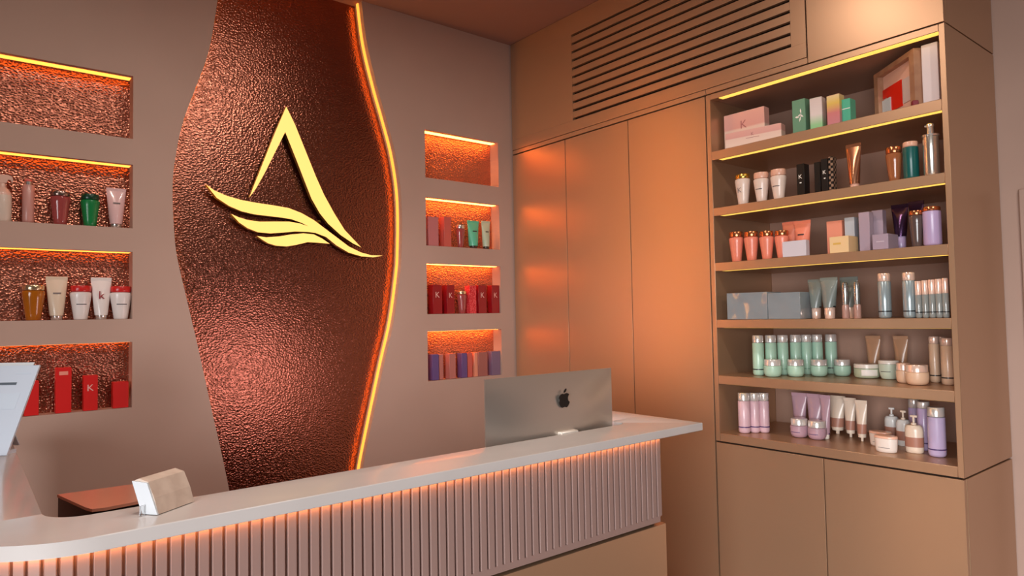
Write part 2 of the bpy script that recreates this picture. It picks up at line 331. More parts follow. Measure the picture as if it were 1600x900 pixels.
# display shelf unit
SZ0, SZ1 = .893, GAPZ-.002
t = tag(empty('display_shelf_unit', (WX+.25,1.405,SZ0)), 'built-in taupe display shelf unit full of hair products', 'shelf')
cx, cy = WX+.25, 1.405
def part(nm, x0,x1,y0,y1,z0,z1, m=LACQ, bev=.0015, parent=t): return finish(B(x0-cx,x1-cx,y0-cy,y1-cy,z0-SZ0,z1-SZ0,bev), nm, m, parent)
part('side_panel', WX,BACKX,1.891,1.915,SZ0,SZ1)
part('side_panel', WX,BACKX,.894,.9145,SZ0,SZ1)
part('back_panel', WX+.49,BACKX,.9145,1.891,SZ0,SZ1, LACQ_IN)
part('top_rail', WX,WX+.04,.9145,1.891,2.506,SZ1)
part('top_panel', WX+.04,WX+.49,.9145,1.891,2.512,SZ1, LACQ_IN)
finish(B(WX+.003-cx,WX+.036-cx,.916-cy,1.845-cy,2.5045-SZ0,2.506-SZ0), 'led_strip', LED_Y, t, smooth=False)
for k, (zt, th) in enumerate([(2.257,.042),(1.9873,.0385),(1.7274,.0395),(1.460,.038),(1.1996,.040),(.9313,.0383)]):
    sh = part('shelf', WX,WX+.49,.9145,1.891,zt-th,zt)
    if k < 5:
        c = finish(B(WX+.004-cx,WX+.034-cx,.916-cy,1.855-cy,zt-th-.0004-SZ0,zt-th-SZ0), 'led_strip', LED_Y, sh, smooth=False)
# base cabinet
BZ = .889
t = tag(empty('base_cabinet', (WX+.25,1.405,0)), 'taupe base cabinet with two doors under the display shelves', 'cabinet')
finish(B(-.228,BACKX-WX-.25,.912-1.405,1.915-1.405,0,BZ), 'carcass', DARK, t, smooth=False)
finish(B(-.25,-.23,1.403-1.405,1.913-1.405,.05,BZ-.003,.0006), 'door', LACQ, t)
finish(B(-.25,-.23,.896-1.405,1.3985-1.405,.05,BZ-.003,.0006), 'door', LACQ, t)
finish(B(-.228,BACKX-WX-.25,.894-1.405,.912-1.405,0,BZ-.003,.002), 'end_panel', LACQ, t)

# ------------------------------------------------------------------ reception counter
CT = 1.1
ct = tag(empty('reception_counter', (1,1.7,0)), 'white topped reception counter with vertical mauve slats', 'counter')
OX, OY = 1, 1.7
def arc(cx, cy, r, a0, a1, n=14): return [(cx+r*math.cos(math.radians(a0+(a1-a0)*i/n)), cy+r*math.sin(math.radians(a0+(a1-a0)*i/n))) for i in range(n+1)]
top = [(-.04,3.1)] + arc(.21,1.745,.25,180,270) + [(2.073,1.495),(2.073,2.3),(1.872,2.3)] + arc(1.842,1.705,.03,0,-90,5) + arc(.21,1.755,.08,270,180) + [(.13,3.1)]
bm = prism([(x-OX,y-OY) for x,y in top], CT-.028, CT)
ed = [e for e in bm.edges if abs(e.verts[0].co.z-e.verts[1].co.z) < 1e-6]
bmesh.ops.bevel(bm, geom=ed, offset=.0025, segments=2, affect='EDGES', profile=.5)
finish(bm, 'worktop', SOLID, ct, ang=50)
def shell(off, x1, th, z0, z1, nm, m):
    o = [(-.04+off,3.08)] + arc(.21,1.745,.25-off,180,270) + [(x1,1.495+off)]
    i = [(x1,1.495+off+th)] + arc(.21,1.745,.25-off-th,270,180) + [(-.04+off+th,3.08)]
    return finish(prism([(x-OX,y-OY) for x,y in o+i], z0, z1), nm, m, ct, ang=30)
shell(.033, 1.868, .04, .80, CT-.028, 'front_panel', GROOVE)
shell(.024, 1.855, .05, .787, .806, 'plinth_strip', SLAT)
shell(.05, 1.855, .03, .77, .79, 'recess', DARK)
shell(.026, 1.885, .04, 0, .775, 'base_panel', LACQ)
shell(.013, 1.862, .009, CT-.031, CT-.028, 'led_strip', LED_C)
finish(B(1.872-OX,1.884-OX,1.57-OY,2.28-OY,0,CT-.028), 'side_panel', LACQ, ct, smooth=False)
finish(B(.09-OX,1.84-OX,1.62-OY,2.29-OY,.765,.80,.002), 'desk_top', SOLID, ct)
# slats: one mesh, shared by every slat
bm = prism([(-.0102,.009),(-.0102,.0015),(-.009,0),(.009,0),(.0102,.0015),(.0102,.009)], .806, CT-.03)
proto = finish(bm, 'slat', SLAT, ct, smooth=False); sm_ = proto.data; first = True
R_ = .25-.024; L1 = 1.868-.21; L2 = R_*math.pi/2
s = .0135
while s < L1+L2+.12:
    if s <= L1: x, y, a = 1.868-s, 1.495+.024, 0
    elif s <= L1+L2: th = -math.pi/2-(s-L1)/R_; x, y, a = .21+R_*math.cos(th), 1.745+R_*math.sin(th), -(s-L1)/R_
    else: x, y, a = .21-R_, 1.745+(s-L1-L2), -math.pi/2
    o = proto if first else link(bpy.data.objects.new('slat', sm_), ct); first = False
    o.location = (x-OX, y-OY, 0); o.rotation_euler = (0,0,a)
    s += .0266

# ------------------------------------------------------------------ all-in-one computer seen from behind
MX, MY = 1.570, 1.74
mo = tag(empty('desktop_computer', (MX,MY,.8005)), 'silver all-in-one computer seen from behind on the reception desk', 'computer')
bm = bmesh.new(); w, z0, z1 = .58, .09, 1.298-.80; n, mm = 24, 16; grid = []
for j in range(mm+1):
    row = []
    for i in range(n+1):
        u, v = i/n*2-1, j/mm*2-1
        bul = .034*(1-abs(u)**2.4)*(1-abs(v)**2.6)
        row.append(bm.verts.new((u*w/2, -.005-bul, z0+(v+1)/2*(z1-z0))))
    grid.append(row)
for j in range(mm):
    for i in range(n): bm.faces.new((grid[j][i],grid[j][i+1],grid[j+1][i+1],grid[j+1][i]))
rim = [grid[0][i] for i in range(n+1)]+[grid[j][n] for j in range(1,mm+1)]+[grid[mm][i] for i in range(n-1,-1,-1)]+[grid[j][0] for j in range(mm-1,0,-1)]
bk = [bm.verts.new((v.co.x,0,v.co.z)) for v in rim]
for i in range(len(rim)): j = (i+1)%len(rim); bm.faces.new((rim[j],rim[i],bk[i],bk[j]))
bm.faces.new(bk)
finish(bm, 'shell', ALU, mo, ang=45)
finish(B(-w/2+.012,w/2-.012,.0,.003,.17,z1-.012), 'screen', SCREEN, mo, smooth=False)
finish(B(-w/2+.001,w/2-.001,.0,.002,z0+.001,.168), 'chin', ALU, mo, smooth=False)
bm = B(-.014,.066,-.058,-.02,.012,.304,.003,1); finish(bm, 'stand', 'white_lid', mo)
finish(B(-.085,.085,-.09,.10,0,.012,.004,2), 'stand_foot', ALU, mo)
# bitten fruit emblem
AP = [(0,.33),(.10,.37),(.22,.385),(.33,.35),(.40,.28),(.33,.21),(.29,.11),(.30,0),(.35,-.09),(.43,-.14),(.38,-.26),(.29,-.38),(.20,-.44),(.11,-.43),(.02,-.40),(-.08,-.42),(-.17,-.44),(-.26,-.38),(-.35,-.24),(-.40,-.08),(-.40,.10),(-.34,.25),(-.24,.34),(-.12,.37)]
LF = [(-.01,.42),(.0,.50),(.05,.58),(.13,.64),(.19,.655),(.19,.58),(.15,.50),(.08,.44)]
k = .058; ex, ez = .018, 1.5-.3-.80+.008
me_ = upright([(x*k, z*k) for x, z in AP], 0, .003); upright([(x*k, z*k) for x, z in LF], 0, .003, me_)
finish(me_, 'emblem', BLACK, mo, (ex,-.0405,ez), smooth=False, mats=[BLACK,BLACK])

# ------------------------------------------------------------------ things on the counter and desk
# tilted white display board on the left return of the counter
Rv = Vector((.78,-.626,0)); bot = Vector((.1024,2.5985,1.1)); topv = Vector((.1892,2.6746,1.3653))
upv = topv-bot-Rv*((topv-bot).dot(Rv)-.035*0); upl = upv.length
lean = topv-bot
db = tag(empty('display_board', bot), 'tilted white information board on the left counter return', 'board')
def board(nm, o, wd, hv, th, m, x0=0):
    nrm = Rv.cross(hv).normalized(); bm = bmesh.new()
    c = [o-Rv*wd, o, o+hv, o+hv-Rv*wd]
    a = [bm.verts.new(p) for p in c]; b = [bm.verts.new(p-nrm*th) for p in c]
    bm.faces.new(a); bm.faces.new(b[::-1])
    for i in range(4): bm.faces.new((a[i],b[i],b[(i+1)%4],a[(i+1)%4]))
    return finish(bm, nm, m, db, smooth=False), nrm
z0v = Vector((0,0,.001))
_, nrm = board('sheet', z0v, .20, lean, .006, PAPER)
if nrm.y > 0: nrm = -nrm
board('back_sheet', z0v-Rv*.03+lean*.25-nrm*.012, .17, lean*.80, .003, CARD)
INK = P('slate_ink', (92,102,112), .5); PALE = P('pale_blue_block', (204,216,230), .5)
board('printed_bar', z0v-Rv*.052+lean*.775+nrm*.0008, .12, lean*.028, .0004, INK)
board('printed_block', z0v-Rv*.028+lean*.50+nrm*.0008, .14, lean*.18, .0004, PALE)
board('printed_line', z0v-Rv*.018+lean*.90+nrm*.0008, .05, lean*.012, .0004, PALE)
o, _ = board('foot', z0v-Rv*.01-nrm*.006, .18, Vector((0,0,.012))-nrm*.0, .05, PAPER)
board('back_strut', z0v-Rv*.09+lean*.6-nrm*.01, .02, (Vector((-nrm.x*.19,-nrm.y*.19,.002))-lean*.6)*.98, .004, PAPER)
# dark console with a glossy copper top on the desk behind the counter
pts = [(.217,2.40),(.2615,2.1806),(.272,2.152),(.300,2.1439),(.40,2.157),(.437,2.18),(.433,2.384)]
cxx, cyy = .325, 2.27
dv = tag(empty('desk_console', (cxx,cyy,.8005)), 'dark console with glossy copper top on the desk behind the counter', 'console')
finish(prism([(x-cxx,y-cyy) for x,y in pts], 0, .192), 'casing', BLACK, dv, ang=30)
bm = prism([(cxx+(x-cxx)*1.02-cxx, cyy+(y-cyy)*1.02-cyy) for x,y in pts], .192, .2)
finish(bm, 'top_plate', COPTOP, dv, ang=30)
# white card box on the ledge
ax = Vector((.82,.572,0)); pe = Vector((-.572,.82,0))
wbx = tag(empty('card_box', (.313,1.567,CT+.0006)), 'small white and beige card box lying on the counter ledge', 'box')
sec = [(0,0),(.040,0),(.066,.066),(.027,.064)]
def barsec(sec, l0, l1, name, m, sh=0):
    bm = bmesh.new(); a = [bm.verts.new(ax*l0+pe*u+Vector((0,0,v))) for u, v in sec]; b = [bm.verts.new(ax*l1+pe*u+Vector((0,0,v))) for u, v in sec]
    bm.faces.new(a); bm.faces.new(b[::-1])
    for i in range(len(sec)): j = (i+1)%len(sec); bm.faces.new((a[j],a[i],b[i],b[j]))
    return finish(bm, name, m, wbx, smooth=False)
barsec([(u,v+.001) for u,v in sec], 0, .004, 'end_flap', CARD)
barsec([(.001,.001),(.039,.001),(.064,.067),(.052,.072),(.028,.066),(.012,.034)], .004, .105, 'sleeve', KRAFT)
barsec([(.03,.0005),(.034,.0005),(.034,.02),(.03,.02)], -.012, .125, 'acrylic_holder', ACRYL)

# picture box on the top shelf
fx, fy = 2.80, 1.013; az = math.radians(40); L = .295; hh = .228
fr = tag(empty('picture_frame', (fx,fy,2.2578), 0), 'wooden box frame with red and white picture on the top shelf', 'frame')
dvec = Vector((math.sin(az), math.cos(az), 0)); nvec = Vector((-math.cos(az), math.sin(az), 0))
def slab(nm, s0,s1,z0,z1,n0,n1,m):
    bm = bmesh.new(); c = []
    for nn_ in (n0,n1):
        for s_, z_ in ((s0,z0),(s1,z0),(s1,z1),(s0,z1)): c.append(bm.verts.new(dvec*s_+nvec*nn_+Vector((0,0,z_))))
    for q in ((0,1,2,3),(7,6,5,4),(0,4,5,1),(1,5,6,2),(2,6,7,3),(3,7,4,0)): bm.faces.new([c[i] for i in q])
    return finish(bm, nm, m, fr, smooth=False)
FRM = tint(mat('frame_wood', (178,132,104), .5), (168,122,96), (186,142,112), 20)
RED = P('vivid_red', (226,36,14), .45); PINK = P('pale_blush', (236,190,172), .5); LG = P('pale_grey_card', (216,196,194), .5)
slab('stile', 0,.032,0,hh,-.03,.004,FRM); slab('stile', L-.03,L,0,hh,-.03,.004,FRM)
slab('rail', .032,L-.03,hh-.02,hh,-.03,.004,FRM); slab('rail', .032,L-.03,0,.012,-.03,.004,FRM)
slab('picture', .032,L-.03,.012,hh-.02,-.03,-.02,PINK)
slab('red_block', .125,.23,.045,.15,-.02,-.014,RED); slab('red_corner', .23,.262,.115,.15,-.02,-.014,RED)
slab('grey_block', .04,.12,.05,.145,-.02,-.016,LG); slab('cream_block', .20,.262,.0125,.105,-.019,-.01,CARD)
rb = tag(finish(B(-.011,.011,-.011,.011,0,.022,.003), 'small_box', P('maroon_card', (130,30,44), .4), loc=(2.782,1.012,2.2576), rz=.6), 'tiny maroon box at the foot of the wooden frame', 'box')

# ------------------------------------------------------------------ hair products
def patch(name, rx, ry, z0, z1, a0, a1, m, parent, rx1=None, ry1=None, n=8):
    """a thin curved print wrapped on the front of a round body"""
    bm = bmesh.new(); rx1 = rx1 or rx; ry1 = ry1 or ry; lo = []; hi = []
    for i in range(n+1):
        a = math.radians(-90+a0+(a1-a0)*i/n)
        lo.append(bm.verts.new((rx*math.cos(a), ry*math.sin(a), z0))); hi.append(bm.verts.new((rx1*math.cos(a), ry1*math.sin(a), z1)))
    for i in range(n): bm.faces.new((lo[i],lo[i+1],hi[i+1],hi[i]))
    return finish(bm, name, m, parent)
def ring(name, r0, r1, z0, z1, kx, ky, m, parent):
    t_ = .0006
    return finish(lathe([(r0-.002,z0),(r0+t_,z0),(r1+t_,z1),(r1-.002,z1)], 24, kx, ky), name, m, parent)
def prints(t, kind, ink, r, ky, h, z=.5):
    if kind == 'line': patch('print', r+.0006, (r+.0006)*ky, h*(z-.015), h*(z+.015), -32, 32, ink, t)
    elif kind == 'patch': patch('paper_label', r+.001, (r+.001)*ky, h*.2, h*.62, 0, 75, ink, t)
    elif kind in ('K','k'): letter(kind, r*1.1, ink, t, 0, -(r*ky)-.0012, h*(z-.08))
def product(kind, name, label, cat, group, loc, rz, h, w, body, cap=None, d=None, capf=None, band=None, ring_=None, print_=None, collar=None, collarf=0, wide=0, two=None):
    t = tag(empty(name, loc, math.radians(rz)), label, cat, group); r = w/2; ky = .86
    if kind == 'box':
        b = .0012; lid = .12*h
        finish(B(-w/2,w/2,-d/2,d/2,0,h-.0008,b), 'carton', body, t)
        finish(B(-w/2+b,w/2-b,-d/2+.0004,d/2-b,h-.0012,h), 'top_flap', body, t, smooth=False)
        if print_:
            kd, ink = print_; y = -d/2-.0006
            if kd in ('K','Kline'): letter('K', min(w*.75,h*.3), ink, t, 0, y, h*.56)
            if kd == 'Kline': finish(B(-w*.12,w*.12,y,y+.0004,h*.42,h*.45), 'print', ink, t, smooth=False)
            if kd == 'tag': finish(B(-w*.28,w*.28,y,y+.0004,h*.84,h*.92) if h > w else B(-w*.3,w*.1,y,y+.0004,h*.5,h*.62), 'print', ink, t, smooth=False)
            if kd == 'line': finish(B(-w*.25,w*.25,y,y+.0004,h*.48,h*.54), 'print', ink, t, smooth=False)
            if kd == 'stripe': finish(B(-w*.48,w*.48,y,y+.0004,h*.62,h*.65), 'print', ink, t, smooth=False)
            if kd == 'flower':
                bm = bmesh.new()
                for px, pz, a in ((.05,.56,20),(.16,.66,100),(-.12,.52,170),(.1,.46,250),(.2,.54,330)):
                    c = [bm.verts.new((px*w+.011*math.cos(math.radians(a+q))*(1 if i%2==0 else .35), y, pz*h+.014*math.sin(math.radians(a+q))*(1 if i%2==0 else .35))) for i, q in enumerate((0,60,180,300))]
                    bm.faces.new(c)
                finish(bm, 'print', ink, t, smooth=False)
        return t
    if kind == 'bath':
        hb = h*(1-capf); P_ = [(0,0),(.58,0),(.64,.02),(.72,.22),(.84,.5),(.95,.76),(1,.9),(.97,.97),(.8,1)]
        finish(lathe([(a*r, b*hb) for a, b in P_], 24, 1, ky), 'body', body, t)
        c = h-hb
        finish(lathe([(.78*r,hb),(.92*r,hb+.04*c),(.95*r,hb+.18*c),(.95*r,h-.16*c),(.9*r,h),(.66*r,h),(.6*r,h-.3*c),(0,h-.3*c)], 24, 1, ky), 'cap', cap, t)
        if print_: prints(t, print_[0], print_[1], .86*r, ky, hb, .55)
    elif kind == 'cyl':
        hb = h*(1-(capf or .15)); ky = 1
        finish(lathe([(0,0),(.72*r,0),(.9*r,.018*h),(r,.06*h),(r,hb-.012*h),(.94*r,hb)], 24), 'body', body, t)
        z = hb
        if collar: z = hb+h*collarf*.5; finish(lathe([(.6*r,hb),(.6*r,z)], 20), 'collar', collar, t)
        cr = .62*r if collar else .96*r
        finish(lathe([(cr*.9,z),(cr,z+.003),(cr,h-.003),(cr*.93,h),(0,h)], 24), 'cap', cap, t)
        if band: ring('band', r, r, .14*h, .166*h, 1, 1, band, t)
    elif kind == 'vial':
        finish(lathe([(0,0),(.9*r,0),(r,.02*h),(r,.36*h),(.8*r,.38*h)], 18), 'foot', cap, t)
        finish(lathe([(.8*r,.38*h),(.86*r,.4*h),(.86*r,.9*h),(.7*r,.985*h),(.3*r,h),(0,h)], 18), 'body', body, t)
        ring('band', .86*r, .86*r, .84*h, .85*h, 1, 1, 'grey_ink', t)
    elif kind in ('tube','ctube'):
        cp = h*((capf or .1) if kind == 'tube' else .14); n = 24; rows = 9; rb = .62*r; cr_h = .075*h
        def prof(q): return (rb+(r-rb)*q**.9, rb*max(0,1-q**1.7)+.0022)
        bm = bmesh.new(); rr = []
        for j in range(rows+1):
            q = j/rows; ax_, ay_ = prof(q); z = cp+(h-cp-cr_h)*q
            rr.append([bm.verts.new((ax_*math.cos(2*math.pi*i/n), ay_*math.sin(2*math.pi*i/n), z)) for i in range(n)])
        for a, b in zip(rr, rr[1:]):
            for i in range(n): bm.faces.new((a[i],a[(i+1)%n],b[(i+1)%n],b[i]))
        bm.faces.new(rr[0][::-1]); bm.faces.new(rr[-1]); finish(bm, 'body', body, t)
        finish(B(-r,r,-.002,.002,h-cr_h-.002,h,.0008), 'crimp', body, t)
        if kind == 'tube': finish(lathe([(0,0),(.5*r,0),(.53*r,.002),(.56*r,cp-.002),(.5*r,cp+.001)], 20), 'cap', cap, t)
        else: finish(lathe([(0,0),(.2*r,0),(.22*r,cp*.62),(.6*r,cp*.7),(.62*r,cp+.001)], 20), 'cap', cap, t)
        if ring_:
            if kind == 'tube':
                bm = lathe([(rb*1.0,cp),(rb*1.03,cp+.001),(rb*1.05,cp+.006),(rb*1.0,cp+.007)], 24); finish(bm, 'band', ring_, t)
            else:
                a0, a1 = prof(.05), prof(.34); zz = lambda q: cp+(h-cp-cr_h)*q; bm = bmesh.new(); RR = []
                for q in (.06,.15,.25,.36):
                    x_, y_ = prof(q); RR.append([bm.verts.new(((x_+.0012)*math.cos(2*math.pi*i/n), (y_+.0012)*math.sin(2*math.pi*i/n), zz(q))) for i in range(n)])
                for a, b in zip(RR, RR[1:]):
                    for i in range(n): bm.faces.new((a[i],a[(i+1)%n],b[(i+1)%n],b[i]))
                finish(bm, 'band', ring_, t)
        if print_:
            x_, y_ = prof(.6); z = cp+(h-cp-cr_h)*.6
            if print_[0] == 'line': patch('print', x_*.9, y_+.0025, z, z+.006, -28, 28, print_[1], t)
            else: letter(print_[0], w*.62, print_[1], t, 0, -y_-.007, z-.02)
    elif kind == 'jar':
        zl = .64 if not wide else .8
        if wide: pr = [(0,0),(.55,0),(.72,.04),(.84,.2),(.94,.5),(.98,.8),(.9,.8)]
        else: pr = [(0,0),(.6,0),(.82,.05),(.96,.18),(1,.34),(1,.6),(.9,.64)]
        finish(lathe([(a*r, b*h) for a, b in pr], 28), 'body', body, t)
        lr = 1.0 if wide else .93
        finish(lathe([(.85*r,zl*h),(lr*r,zl*h+.001),(lr*r,h-.003),(lr*.95*r,h),(0,h)], 28), 'lid', cap, t)
        if print_: prints(t, 'line', print_[1], r*(.93 if wide else 1), 1, h, .42 if wide else .3)
    elif kind == 'flatjar':
        finish(lathe([(0,0),(.8*r,0),(.93*r,.06*h),(r,.2*h),(r,.68*h),(.9*r,.7*h)], 28), 'body', body, t)
        finish(lathe([(.9*r,.7*h),(r,.7*h+.001),(r,h-.002),(.96*r,h),(0,h)], 28), 'lid', cap, t)
        if print_: prints(t, 'patch', print_[1], r, 1, h)
    elif kind == 'tub':
        ky = .62
        finish(lathe([(0,0),(.78*r,0),(.88*r,.05*h),(.93*r,.2*h),(.98*r,.84*h),(.9*r,.86*h)], 28, 1, ky), 'body', body, t)
        finish(lathe([(.9*r,.86*h),(r,.87*h),(r,.97*h),(.96*r,h),(0,h)], 28, 1, ky), 'lid', cap, t)
        if print_: prints(t, 'line', print_[1], .955*r, ky, h, .3)
    elif kind == 'pump':
        ky = .8
        finish(lathe([(0,0),(.88*r,0),(.98*r,.03*h),(r,.1*h),(r,.60*h),(.94*r,.68*h),(.75*r,.735*h),(.3*r,.75*h)], 26, 1, ky), 'body', body, t)
        pm = finish(lathe([(.3*r,.74*h),(.3*r,.79*h),(.13*r,.80*h),(.13*r,.95*h)], 14), 'pump', cap, t)
        bm = B(-.34*r,.42*r,-.16*r,.16*r,.94*h,h,.0018,2); finish(bm, 'nozzle', cap, pm)
        if ring_: ring('band', r, r, .16*h, .42*h, 1, ky, ring_, t)
    elif kind == 'pumpcyl':
        finish(lathe([(0,0),(.88*r,0),(.92*r,.01*h),(.92*r,.74*h),(.8*r,.75*h)], 26), 'body', body, t)
        cl = finish(lathe([(.8*r,.745*h),(1.02*r,.75*h),(1.02*r,.785*h),(.4*r,.79*h)], 26), 'collar', cap, t)
        pm = finish(lathe([(.42*r,.785*h),(.40*r,.93*h),(.46*r,.94*h),(.46*r,.985*h),(.4*r,h),(0,h)], 20), 'pump', cap, t)
        finish(B(-.62*r,.0,-.22*r,.22*r,.945*h,.985*h,.0015), 'nozzle', cap, pm)
    elif kind == 'spray':
        ky = .8
        finish(lathe([(0,0),(.88*r,0),(r,.03*h),(r,.56*h),(.9*r,.6*h)], 26, 1, ky), 'body', body, t)
        finish(lathe([(r*.98,.565*h),(.98*r,.6*h),(.7*r,.68*h),(.36*r,.74*h),(.33*r,.84*h),(0,.84*h)], 26, 1, ky), 'collar', cap, t)
        bm = bmesh.new(); hd = [(-.75,.86),(-.75,.97),(-.3,1),(.6,1),(1.0,.97),(1.1,.9),(1.0,.83),(.85,.9),(.55,.9),(.40,.83),(-.4,.83)]
        upright([(a*r, b*h) for a, b in hd], -.3*r, .3*r, bm); finish(bm, 'trigger_head', None, t, smooth=False, mats=[cap,cap])
    return t

